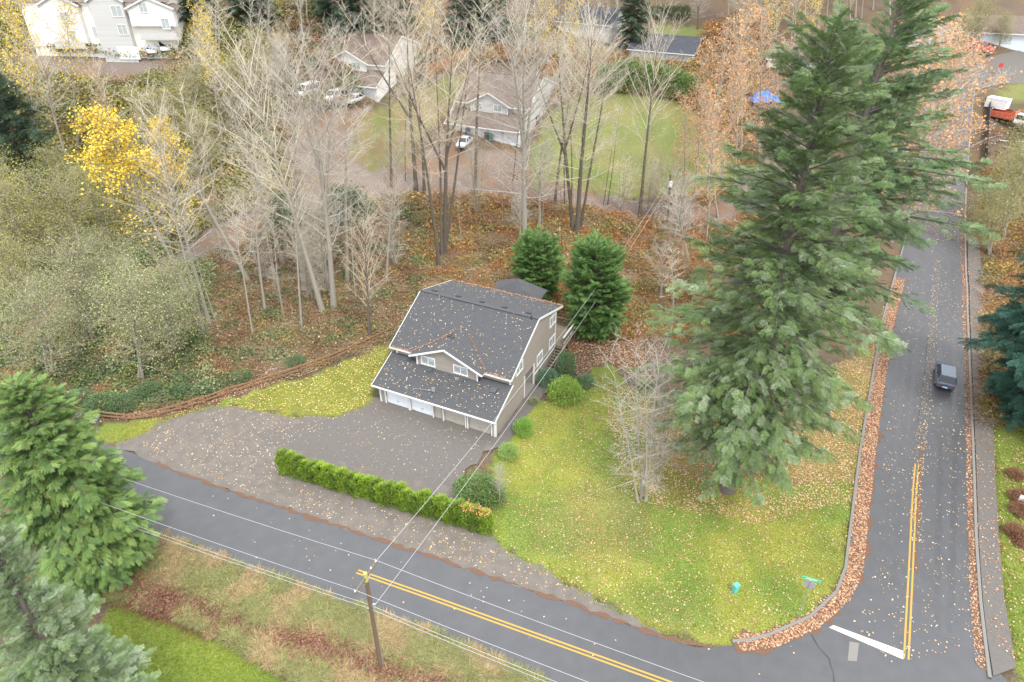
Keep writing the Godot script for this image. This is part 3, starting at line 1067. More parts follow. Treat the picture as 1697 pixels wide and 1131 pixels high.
# A leafless tree 25 m high; returns meshes for the trunk, the branches and sparse leaves near the twig tips.
func bare_shape(sd: int, o: Dictionary) -> Dictionary:
	rng.seed = sd
	var high: float = o.get("high", 25.0)
	var trunk := Shape.new()
	var crown := Shape.new()
	var tips := PackedVector3Array()
	var stems: Array = []
	var n_stems: int = o.get("stems", 1)
	for k in n_stems:
		var lean := Vector3(rf(-0.05, 0.05), 1, rf(-0.05, 0.05))
		if n_stems > 1:
			var a := TAU * k / n_stems + rf(-0.4, 0.4)
			lean = Vector3(cos(a) * rf(0.05, 0.16), 1, sin(a) * rf(0.05, 0.16))
		stems.append(arc(Vector3(rf(-0.3, 0.3), 0, rf(-0.3, 0.3)) * (1.0 if n_stems > 1 else 0.0), lean.normalized(), high * rf(0.86, 1.0), Vector3(0, 0.06, 0), 10, 0.022))
	var fork: float = o.get("fork", 0.0)
	if fork > 0.0:
		var p := along(stems[0], fork)
		stems.append(arc(p, Vector3(rf(-0.4, 0.4), 1.0, rf(-0.4, 0.4)).normalized(), high * (1.0 - fork) * 0.95, Vector3(0, 0.3, 0), 8, 0.03))
		stems.append(arc(p + Vector3(0, 1.2, 0), Vector3(rf(-0.4, 0.4), 1.0, rf(-0.4, 0.4)).normalized(), high * (1.0 - fork) * 0.8, Vector3(0, 0.3, 0), 8, 0.03))
	var r0: float = o.get("radius", 0.26)
	for k in stems.size():
		var main: bool = k < n_stems
		var rr := r0 if main else r0 * 0.5
		var rad := PackedFloat32Array()
		var cnt: int = stems[k].size()
		for i in cnt:
			var t := float(i) / (cnt - 1)
			rad.append(maxf(0.012, rr * (1.0 - t) ** 0.85 * (1.25 if i == 0 and main else 1.0)))
		trunk.tube(stems[k], rad, 7)
		var t0: float = o.get("start", 0.45) if main else 0.12
		var nb: int = int(o.get("branches", 34) * (1.0 if main else 0.55))
		var reach: float = o.get("reach", 5.0) * (1.0 if main else 0.75)
		for i in nb:
			var t := lerpf(t0, 0.985, (i + rf(0.0, 0.8)) / nb)
			var a := i * 2.399 + rf(-0.4, 0.4)
			var rel := (t - t0) / (1.0 - t0)
			var len: float = reach * (0.25 + 0.75 * sin(PI * (0.22 + 0.70 * rel)) ** o.get("shape", 1.0)) * rf(0.65, 1.15)
			var rise: float = lerpf(o.get("rise0", 0.30), o.get("rise1", 1.35), rel) + rf(-0.3, 0.35)
			var d := Vector3(cos(a), rise, sin(a)).normalized()
			var p := along(stems[k], t)
			var br := arc(p, d, len, Vector3(rf(-0.3, 0.3), o.get("lift", 0.25) + rf(-0.3, 0.2), rf(-0.3, 0.3)), 5, 0.11)
			var rb: float = (0.009 * len + 0.010) * o.get("thin", 1.0)
			crown.tube(br, taper(6, rb, 0.010), 4)
			var ns := int(3 + len * 1.25)
			for j in ns:
				var u := rf(0.18, 0.98)
				var q := along(br, u)
				var a2 := rf(0, TAU)
				var sd2 := (d + Vector3(cos(a2), rf(-0.45, 0.6), sin(a2)) * rf(0.8, 1.6)).normalized()
				var l2: float = len * rf(0.18, 0.42) * (1.15 - u * 0.5)
				var sub := arc(q, sd2, l2, Vector3(0, 0.3, 0), 3, 0.12)
				crown.tube(sub, taper(4, 0.014 * o.get("thin", 1.0), 0.007 * o.get("thin", 1.0)), 3)
				for m in int(2 + l2 * 3.0):
					var w := along(sub, rf(0.25, 1.0))
					var a3 := rf(0, TAU)
					var sd3 := (sd2 + Vector3(cos(a3), rf(-0.4, 0.7), sin(a3)) * 1.0).normalized()
					var l3 := rf(0.35, 0.95)
					crown.spike(w, w + sd3 * l3, 0.009 * o.get("thin", 1.0))
					tips.append(w + sd3 * l3 * rf(0.4, 1.0))
					if rng.randf() < 0.6:
						var w2 := w + sd3 * l3 * 0.4
						crown.spike(w2, w2 + (sd3 + Vector3(rf(-1, 1), rf(-0.2, 0.8), rf(-1, 1)) * 0.7).normalized() * l3 * 0.6, 0.0065)
	var leaves := Shape.new()
	for i in int(o.get("leaves", 0)):
		var p: Vector3 = tips[rng.randi() % tips.size()]
		if o.has("leaf_low") and p.y < high * o.leaf_low and rng.randf() < 0.9:
			continue
		p += Vector3(rf(-1, 1), rf(-1, 1), rf(-1, 1)) * o.get("leaf_spread", 0.3)
		var d := Vector3(rf(-1, 1), rf(-1.2, 0.4), rf(-1, 1)).normalized()
		var z: float = rf(0.7, 1.3) * o.get("leaf", 0.16)
		var k := rf(0.7, 1.25)
		leaves.col = Color(k, k * rf(0.9, 1.08), k)
		leaves.leaf(p, d * z, d.cross(Vector3(rf(-1, 1), rf(-1, 1), rf(-1, 1))).normalized() * z * 0.42)
	return {"trunk": trunk.mesh(), "crown": crown.mesh(), "leaves": leaves.mesh() if leaves.v.size() else null, "high": high}

func plant_tree(kind: String, called: String, label: String, group: String, px: Array, wide := 1.0, bark := "bark", twig := "twig_pale", leaf := "") -> Node3D:
	var base := gp(px[0], px[1])
	var top := over(base, px[2], px[3])
	var sh: Dictionary = shapes[kind]
	var t := thing(called, label, "tree", base, 0.0, group)
	var up := (top - base)
	var s: float = up.length() / sh.high
	var y := up.normalized()
	var turn := fposmod(px[0] * 0.7 + px[1] * 1.3, TAU)
	var z := Vector3(sin(turn), 0, cos(turn))
	z = (z - y * z.dot(y)).normalized()
	var x := y.cross(z)
	t.basis = Basis(x * s * wide, y * s, z * s * wide)
	t.position = base - Vector3.UP * 0.1
	part("trunk", sh.trunk, M[bark], t)
	if twig == "twig_pale":
		twig = ["twig_pale", "twig_tan", "twig_grey", "twig_pale"][int(px[0] * 3.0 + px[1]) % 4]
	part("crown", sh.crown, M[twig], t)
	if leaf and sh.leaves:
		part("leaves", sh.leaves, M[leaf], t)
	return t

# Sprays: the building blocks of conifers. One unit long, along +x.
func spray_fir(sd: int) -> ArrayMesh:
	rng.seed = sd
	var s := Shape.new()
	s.col = Color(0.9, 0.8, 0.7)
	for side in [-1.0, 1.0]:
		for i in 11:
			var t := 0.06 + 0.92 * i / 11.0 + rf(-0.03, 0.03)
			var len := 0.46 * (1.0 - t * 0.68) * rf(0.75, 1.15)
			var p := Vector3(t, -0.10 * t * t, 0)
			var d := Vector3(rf(0.5, 0.9), rf(-0.15, 0.1), side * rf(0.7, 1.0)).normalized()
			for j in 12:
				var u := (j + 0.6) / 12.0
				var q := p + d * len * u + Vector3(0, -0.06 * u * u, 0)
				var e := (d + Vector3(rf(-0.8, 0.8), rf(-0.35, 0.75), rf(-0.8, 0.8)) * 0.8).normalized()
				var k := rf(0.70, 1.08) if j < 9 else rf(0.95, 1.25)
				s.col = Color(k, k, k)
				var w := e.cross(Vector3(rf(-0.5, 0.5), 1, rf(-0.5, 0.5))).normalized() * rf(0.011, 0.019)
				s.tri(q - w, q + e * rf(0.08, 0.15), q + w)
	for j in 14:
		var u := (j + 0.5) / 14.0
		var q := Vector3(u, -0.10 * u * u, 0)
		var e := Vector3(0.8, rf(0.0, 0.9), rf(-0.9, 0.9)).normalized()
		var k := rf(0.8, 1.2)
		s.col = Color(k, k, k)
		s.tri(q - Vector3(0, 0, 0.03), q + e * 0.13, q + Vector3(0, 0, 0.03))
	return s.mesh()

func spray_cedar(sd: int) -> ArrayMesh:
	rng.seed = sd
	var s := Shape.new()
	for side in [-1.0, 1.0]:
		for i in 9:
			var t := 0.05 + 0.93 * i / 9.0
			var len := 0.50 * (1.0 - t * 0.6) * rf(0.8, 1.15)
			var p := Vector3(t, -0.22 * t * t, 0)
			var d := Vector3(rf(0.75, 1.0), rf(-0.25, 0.0), side * rf(0.5, 0.8)).normalized()
			for j in 9:
				var u := (j + 0.3) / 9.0
				var q := p + d * len * u + Vector3(0, -0.16 * u * u, 0)
				for k in [-1.0, 1.0]:
					var e := (d + Vector3(rf(-0.2, 0.4), rf(-0.7, 0.6), k * rf(0.2, 1.0))).normalized()
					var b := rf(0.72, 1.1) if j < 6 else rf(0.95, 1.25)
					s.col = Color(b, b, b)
					var w := e.cross(Vector3(rf(-1, 1), 1, rf(-1, 1))).normalized() * 0.013
					s.tri(q - w, q + e * rf(0.10, 0.16), q + w)
	return s.mesh()

func conifer(called: String, label: String, base: Vector3, top: Vector3, o: Dictionary) -> Node3D:
	rng.seed = o.get("seed", 1)
	var t := thing(called, label, "tree", base, 0.0, o.get("group", ""))
	var axis_ := top - base
	var high := axis_.length()
	var y0 := axis_ / high
	var R: float = o.radius
	var trunk := Shape.new()
	var pts := PackedVector3Array()
	var rad := PackedFloat32Array()
	for i in 13:
		var k := i / 12.0
		pts.append(axis_ * k + Vector3(wob.get_noise_1d(k * 60.0 + base.x), 0, wob.get_noise_1d(k * 60.0 + 99.0)) * o.get("sway", 0.4) * k)
		rad.append(o.get("trunk", 0.4) * maxf(1.0 - k, 0.02) ** 0.8 * (1.3 if i == 0 else 1.0))
	trunk.tube(pts, rad, 9)
	part("trunk", trunk, M.bark_fir, t)
	var limbs := Shape.new()
	var where := []
	var cols := []
	var cs: Array = o.colours
	var start: float = o.get("start", 0.08)
	var yy := start * high
	var az := rf(0, TAU)
	var sl: float = o.get("spray", 1.3)
	while yy < high * 0.99:
		var k := yy / high
		var rel: float = maxf(0.0, (k - start) / (1.0 - start))
		var prof: float = o.get("belly", 0.35)
		var reach: float = R * (minf(1.0, 0.62 + rel / prof * 0.38) if rel < prof else ((1.0 - rel) / (1.0 - prof)) ** o.get("point", 0.85)) + 0.25
		var n: int = o.get("whorl", 4)
		for i in n:
			az += TAU / n + rf(-0.35, 0.35)
			if rng.randf() < o.get("gaps", 0.0):
				continue
			if o.has("side") and Vector3(cos(az), 0, sin(az)).dot(o.side) < 0.1 and rng.randf() < 0.8:
				continue
			var clump: float = 0.75 + o.get("ragged", 0.45) * (wob.get_noise_2d(cos(az) * 60.0 + yy * 9.0 + base.x * 7.0, sin(az) * 60.0 + yy * 14.0) + 0.4)
			var len: float = reach * clump * rf(0.8, 1.15)
			var e0: float = lerpf(o.get("low_rise", -0.12), o.get("top_rise", 0.9), rel ** 1.3) + rf(-0.18, 0.18)
			var sag: float = o.get("sag", 0.30) * (1.0 - rel * 0.7)
			var out := Vector3(cos(az), 0, sin(az))
			var p0 := along(pts, k)
			var line := PackedVector3Array()
			for j in 5:
				var u := j / 4.0
				line.append(p0 + out * len * u + Vector3.UP * len * (e0 * u - sag * u * u * (1.0 - o.get("tip", 0.35) * u)))
			limbs.tube(line, taper(5, 0.014 * len + 0.02, 0.012), 4)
			var step: float = sl * o.get("spacing", 0.36)
			var m := int(ceil(len * (1.0 - o.get("bare", 0.2)) / step))
			for j in m + 1:
				var u: float = o.get("bare", 0.2) + (1.0 - o.get("bare", 0.2)) * (float(j) / maxi(m, 1))
				var q := along(line, minf(u, 0.999))
				var tan_ := (along(line, minf(u + 0.05, 1.0)) - along(line, maxf(u - 0.05, 0.0))).normalized()
				for side in (([-1.0, 1.0, -0.7, 0.7] if o.has("fan") else [-1.0, 1.0]) if j < m else [0.0, -0.6, 0.6]):
					q = along(line, minf(u, 0.999))
					var yaw: float = side * rf(0.45, 1.0)
					var d := tan_.rotated(Vector3.UP, yaw)
					d = (d + Vector3.UP * rf(-0.42, 0.30) * o.get("hang", 1.0)).normalized()
					var nrm := (Vector3.UP + Vector3(rf(-0.9, 0.9), 0, rf(-0.9, 0.9))).normalized()
					var zz := d.cross(nrm).normalized()
					var size := sl * rf(0.65, 1.15) * minf(1.0, 0.55 + len * 0.16)
					var off := Vector3.ZERO
					if side != 0.0 and len > 1.6 and rng.randf() < o.get("fan", 0.0):
						off = tan_.cross(Vector3.UP).normalized() * -signf(side) * rf(0.05, 0.24) * len * sin(PI * minf(u, 0.95)) - Vector3.UP * rf(0.0, 0.05) * len
					q += off
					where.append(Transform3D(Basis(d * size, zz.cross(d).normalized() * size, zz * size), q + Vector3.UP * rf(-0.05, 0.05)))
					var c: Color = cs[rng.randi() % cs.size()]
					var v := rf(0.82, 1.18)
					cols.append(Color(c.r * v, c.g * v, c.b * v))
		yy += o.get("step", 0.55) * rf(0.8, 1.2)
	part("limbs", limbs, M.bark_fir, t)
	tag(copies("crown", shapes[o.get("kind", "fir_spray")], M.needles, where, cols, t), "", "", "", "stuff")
	return t

# A rounded bush of small leaves; unit radius, sitting on y = 0.
func bush_shape(sd: int, n: int, size: float, squash := 1.0, point := 0.0, lumps := 0.22) -> ArrayMesh:
	rng.seed = sd
	var s := Shape.new()
	var nz := FastNoiseLite.new()
	nz.seed = sd
	nz.frequency = 1.1
	for i in n:
		var d := Vector3(rf(-1, 1), rf(-0.75, 1), rf(-1, 1)).normalized()
		var r := (1.0 + lumps * nz.get_noise_3dv(d * 2.2) * 2.0) * (rf(0.72, 1.02) if i % 4 else rf(0.3, 0.8))
		var p := d * r
		var up := (p.y + 1.0) * 0.5
		var narrow := 1.0 - point * clampf(up, 0.0, 1.0)
		p = Vector3(p.x * narrow, (p.y + 0.75) * squash / 1.75 * 2.0, p.z * narrow)
		if p.y < 0.02:
			p.y = rf(0.02, 0.2)
		var e := (d + Vector3(rf(-1, 1), rf(-0.2, 1.1), rf(-1, 1)) * 0.8).normalized()
		var k := rf(0.68, 1.28)
		s.col = Color(k, k * rf(0.94, 1.05), k)
		var z := size * rf(0.7, 1.4)
		s.leaf(p, e * z, e.cross(Vector3(rf(-1, 1), rf(-1, 1), rf(-1, 1))).normalized() * z * 0.38)
	return s.mesh()

# An arborvitae column: upright fans of scale leaves; unit height.
func column_shape(sd: int, n: int) -> ArrayMesh:
	rng.seed = sd
	var s := Shape.new()
	for i in n:
		var y := rf(0.0, 1.0)
		var a := rf(0, TAU)
		var r := 0.27 * (1.0 if y < 0.8 else sqrt(maxf(0.0, 1.0 - ((y - 0.8) / 0.22) ** 2.0))) * rf(0.7, 1.08) * (1.0 + 0.16 * sin(a * 3.0 + y * 9.0 + sd))
		if y > 0.92:
			r *= rf(0.0, 1.0)
		var p := Vector3(cos(a) * r, y * 0.93, sin(a) * r)
		var out := Vector3(cos(a), 0, sin(a))
		var e := (Vector3.UP * rf(0.5, 1.2) + out * rf(0.15, 0.9) + Vector3(rf(-0.4, 0.4), 0, rf(-0.4, 0.4))).normalized()
		var w := Vector3(-sin(a), rf(-0.3, 0.3), cos(a)).rotated(Vector3.UP, rf(-0.9, 0.9)) * rf(0.014, 0.024)
		var k := rf(0.7, 1.25)
		s.col = Color(k, k, k)
		s.leaf(p, e * rf(0.07, 0.12), w)
	return s.mesh()

func bramble_shape(sd: int, twigs: int, leaves: int, size := 0.13) -> ArrayMesh:
	rng.seed = sd
	var s := Shape.new()
	for i in twigs:
		var a := rf(0, TAU)
		var p := Vector3(rf(-0.6, 0.6), 0, rf(-0.6, 0.6))
		var pts := arc(p, Vector3(cos(a) * 0.8, rf(0.7, 1.6), sin(a) * 0.8).normalized(), rf(0.7, 1.5), Vector3(cos(a) * 0.6, -0.9, sin(a) * 0.6), 3, 0.12)
		var k := rf(0.8, 1.25)
		s.col = Color(0.95 * k, 0.86 * k, 0.74 * k)
		s.tube(pts, taper(4, 0.013, 0.005), 3)
	for i in leaves:
		var a := rf(0, TAU)
		var r := sqrt(rng.randf()) * 0.95
		var p := Vector3(cos(a) * r, rf(0.02, 0.75) * (1.0 - r * r * 0.6), sin(a) * r)
		var e := Vector3(rf(-1, 1), rf(-0.3, 0.8), rf(-1, 1)).normalized()
		var k := rf(0.6, 1.35)
		s.col = Color(k, k * rf(0.9, 1.08), k * rf(0.85, 1.1))
		var z := size * rf(0.6, 1.4)
		s.leaf(p, e * z, e.cross(Vector3(rf(-1, 1), rf(-1, 1), rf(-1, 1))).normalized() * z * 0.42)
	return s.mesh()

func tuft_shape(sd: int, n: int) -> ArrayMesh:
	rng.seed = sd
	var s := Shape.new()
	for i in n:
		var a := rf(0, TAU)
		var r := sqrt(rng.randf()) * 0.22
		var p := Vector3(cos(a) * r, 0, sin(a) * r)
		var out := Vector3(cos(a + rf(-0.8, 0.8)), 0, sin(a + rf(-0.8, 0.8)))
		var len := rf(0.4, 1.0)
		var mid := p + Vector3.UP * len * 0.6 + out * len * 0.2
		var tip := p + Vector3.UP * len * rf(0.55, 0.85) + out * len * rf(0.4, 0.75)
		var w := Vector3(-out.z, 0, out.x) * 0.018
		var k := rf(0.7, 1.25)
		s.col = Color(k, k * rf(0.93, 1.04), k * rf(0.85, 1.05))
		s.quad(p - w, p + w, mid + w * 0.8, mid - w * 0.8)
		s.tri(mid - w * 0.8, mid + w * 0.8, tip)
	return s.mesh()

func turf_shape(sd: int) -> ArrayMesh:   # a small cushion of grass, unit size
	rng.seed = sd
	var s := Shape.new()
	for i in 26:
		var a := rf(0, TAU)
		var r := sqrt(rng.randf()) * 0.5
		var p := Vector3(cos(a) * r, 0, sin(a) * r)
		var tip := p + Vector3(rf(-0.25, 0.25), rf(0.25, 0.6), rf(-0.25, 0.25))
		var w := Vector3(cos(a * 3.0), 0, sin(a * 3.0)) * 0.05
		var k := rf(0.75, 1.25)
		s.col = Color(k, k * rf(0.95, 1.04), k)
		s.tri(p - w, p + w, tip)
	return s.mesh()

func leaf_shape() -> ArrayMesh:   # a fallen maple leaf, a little curled, unit size
	var s := Shape.new()
	var rim := [Vector3(-0.08, 0.0, 0.5), Vector3(-0.30, 0.10, 0.26), Vector3(-0.5, 0.04, 0.02), Vector3(-0.27, 0.09, -0.16), Vector3(-0.22, 0.05, -0.42), Vector3(0.0, 0.12, -0.5), Vector3(0.24, 0.05, -0.4), Vector3(0.27, 0.1, -0.12), Vector3(0.5, 0.02, 0.05), Vector3(0.30, 0.10, 0.27), Vector3(0.08, 0.0, 0.5)]
	for i in rim.size() - 1:
		s.tri(Vector3(0, 0.02, 0.05), rim[i + 1], rim[i])
	return s.mesh()

func fallen(called: String, label: String, polys: Array, number: int, size: float, cols: Array, up := 0.03, seed_ := 1, patchy := 0.0) -> void:
	rng.seed = seed_
	var where := []
	var tint := []
	var lo := Vector2(1e9, 1e9)
	var hi := -lo
	for poly in polys:
		for p in poly:
			lo = lo.min(p)
			hi = hi.max(p)
	var tries := 0
	while where.size() < number and tries < number * 40:
		tries += 1
		var q := Vector2(rf(lo.x, hi.x), rf(lo.y, hi.y))
		var inside := false
		for poly in polys:
			if Geometry2D.is_point_in_polygon(q, poly):
				inside = true
				break
		if not inside or (patchy > 0.0 and wob.get_noise_2d(q.x * 5.0 + seed_, q.y * 5.0) * 0.6 + 0.5 + fin.get_noise_2d(q.x * 9.0, q.y * 9.0) * 0.35 < rng.randf() * patchy):
			continue
		where.append(leaf_at(Vector3(q.x, lift(q.x, q.y) + up + rf(0.0, 0.015), q.y), size * rf(0.5, 1.45), Vector3.UP))
		var c: Color = cols[rng.randi() % cols.size()]
		var k := rf(0.75, 1.2)
		tint.append(Color(c.r * k, c.g * k, c.b * k))
	tag(copies(called, shapes.fallen_leaf, M.fallen, where, tint), label, "leaves", "", "stuff")

func leaf_at(p: Vector3, z: float, n: Vector3) -> Transform3D:
	var y := (n + Vector3(rf(-0.3, 0.3), 0, rf(-0.3, 0.3))).normalized()
	var x := y.cross(Vector3(sin(rf(0, TAU)), 0.1, cos(rf(0, TAU)))).normalized()
	return Transform3D(Basis(x * z, y * z, x.cross(y) * z), p)


# ---------------------------------------------------------------- vehicles and small things
func ring_loft(s: Shape, rings: Array) -> void:   # closed rings of equal size, smooth along, capped at both ends
	var m: int = rings[0].size()
	for i in rings.size() - 1:
		for j in m:
			var a: Vector3 = rings[i][j]
			var b: Vector3 = rings[i][(j + 1) % m]
			var c: Vector3 = rings[i + 1][(j + 1) % m]
			var d: Vector3 = rings[i + 1][j]
			s.quad(a, b, c, d)
	for e in [0, rings.size() - 1]:
		var mid := Vector3.ZERO
		for p in rings[e]:
			mid += p / m
		for j in m:
			var a: Vector3 = rings[e][j]
			var b: Vector3 = rings[e][(j + 1) % m]
			if e == 0:
				s.tri(mid, b, a)
			else:
				s.tri(mid, a, b)

func body_rings(prof: Array) -> Array:   # [x, half width, bottom, top] along the length, x forward
	var out := []
	for p in prof:
		var x: float = p[0]
		var w: float = p[1]
		var b: float = p[2]
		var t: float = p[3]
		var half := [Vector2(0.0, b), Vector2(w * 0.88, b), Vector2(w, b + 0.16), Vector2(w, lerpf(b, t, 0.62)), Vector2(w * 0.96, t - 0.07), Vector2(w * 0.84, t), Vector2(0.0, t + 0.025)]
		var ring := []
		for q in half:
			ring.append(Vector3(x, q.y, q.x))
		for i in range(half.size() - 2, 0, -1):
			ring.append(Vector3(x, half[i].y, -half[i].x))
		out.append(ring)
	out.reverse()
	return out

func wheel(parent: Node, x: float, z: float, r: float) -> void:
	var w := Shape.new()
	var k := signf(z)
	w.tube(PackedVector3Array([Vector3(x, r, z - k * 0.22), Vector3(x, r, z - k * 0.2), Vector3(x, r, z - k * 0.03), Vector3(x, r, z)]), PackedFloat32Array([r * 0.6, r, r, r * 0.88]), 16, true)
	var o := part("wheel", w, M.rubber, parent)
	w = Shape.new()
	w.tube(PackedVector3Array([Vector3(x, r, z - k * 0.02), Vector3(x, r, z + k * 0.012), Vector3(x, r, z + k * 0.02)]), PackedFloat32Array([r * 0.64, r * 0.62, r * 0.2]), 12, true)
	part("rim", w, M.galvanised, o)

func car(label: String, at: Vector3, turn: float, paint: Material, style := "sedan", group := "", called := "parked_car") -> Node3D:
	var c := thing(called, label, "car", at, turn, group)
	var L := 2.3
	var s := Shape.new()
	var cab: Array
	if style == "suv":
		ring_loft(s, body_rings([[-L, 0.78, 0.45, 0.85], [-L + 0.08, 0.88, 0.33, 1.02], [-1.6, 0.92, 0.28, 1.06], [0.0, 0.93, 0.27, 1.05], [1.0, 0.92, 0.27, 1.03], [1.75, 0.90, 0.28, 0.96], [L - 0.1, 0.82, 0.32, 0.84], [L, 0.72, 0.42, 0.72]]))
		cab = [-2.18, 1.05, -1.95, 0.25, 1.04, 1.70, 0.86, 0.68]
	elif style == "van":
		ring_loft(s, body_rings([[-L - 0.2, 0.85, 0.45, 1.0], [-L - 0.1, 0.95, 0.35, 1.15], [0.0, 0.98, 0.32, 1.15], [1.4, 0.97, 0.32, 1.12], [2.1, 0.92, 0.34, 0.98], [2.4, 0.78, 0.45, 0.8]]))
		cab = [-2.42, 1.7, -2.35, 0.95, 1.13, 2.0, 0.94, 0.84]
	else:
		ring_loft(s, body_rings([[-L, 0.72, 0.48, 0.80], [-L + 0.1, 0.84, 0.34, 0.93], [-1.5, 0.89, 0.26, 0.97], [0.0, 0.90, 0.24, 0.95], [1.0, 0.89, 0.24, 0.93], [1.75, 0.86, 0.26, 0.86], [L - 0.1, 0.78, 0.30, 0.74], [L, 0.66, 0.40, 0.62]]))
		cab = [-1.65, 1.15, -0.95, 0.30, 0.94, 1.43, 0.80, 0.60]
	part("body", s, paint, c)
	# the glasshouse: panes round a body-coloured roof
	var lo := [Vector3(cab[0], cab[4], cab[6]), Vector3(cab[1], cab[4], cab[6]), Vector3(cab[1], cab[4], -cab[6]), Vector3(cab[0], cab[4], -cab[6])]
	var hi := [Vector3(cab[2], cab[5], cab[7]), Vector3(cab[3], cab[5], cab[7]), Vector3(cab[3], cab[5], -cab[7]), Vector3(cab[2], cab[5], -cab[7])]
	s = Shape.new()
	var up := Vector3(0, 0.05, 0)
	s.quad(hi[0] + up, hi[1] + up, hi[2] + up, hi[3] + up)
	for i in 4:
		var j := (i + 1) % 4
		s.quad(hi[i] * Vector3(1.04, 1, 1.04) - up * 0.6, hi[j] * Vector3(1.04, 1, 1.04) - up * 0.6, hi[j] + up, hi[i] + up)
	for i in 4:
		s.bar(lo[i], hi[i], 0.09, 0.09)
	for z in [-1.0, 1.0]:
		var m0 := Vector3((cab[0] + cab[1]) * 0.5, cab[4], z * cab[6])
		s.bar(m0, Vector3((cab[2] + cab[3]) * 0.5, cab[5], z * cab[7]), 0.09, 0.07)
	part("roof", s, paint, c)
	for i in 4:
		var j := (i + 1) % 4
		s = Shape.new()
		s.quad(lo[i], lo[j], hi[j], hi[i])
		part(["side_window", "windscreen", "side_window", "rear_window"][i], s, M.car_glass, c)
	for x in [-1.38, 1.40]:
		for z in [-0.9, 0.9]:
			wheel(c, x, z, 0.33)
	var tail := -L if style != "van" else -L - 0.2
	for z in [-1.0, 1.0]:
		s = Shape.new()
		s.box(Vector3(tail + 0.03, 0.78, z * 0.62), Vector3(0.08, 0.16, 0.28))
		part("tail_light", s, M.tail_red, c)
		s = Shape.new()
		s.box(Vector3(L - 0.06, 0.64, z * 0.55), Vector3(0.1, 0.12, 0.26))
		part("headlight", s, M.trim_white, c)
	s = Shape.new()
	s.box(Vector3(tail, 0.52, 0), Vector3(0.06, 0.14, 0.5))
	part("number_plate", s, M.trim_white, c)
	return c

func paint(called: String, r: float, g: float, b: float) -> Material:
	var m := plain(called, r, g, b, 0.35)
	m.clearcoat_enabled = true
	m.clearcoat = 0.6
	m.clearcoat_roughness = 0.1
	return m

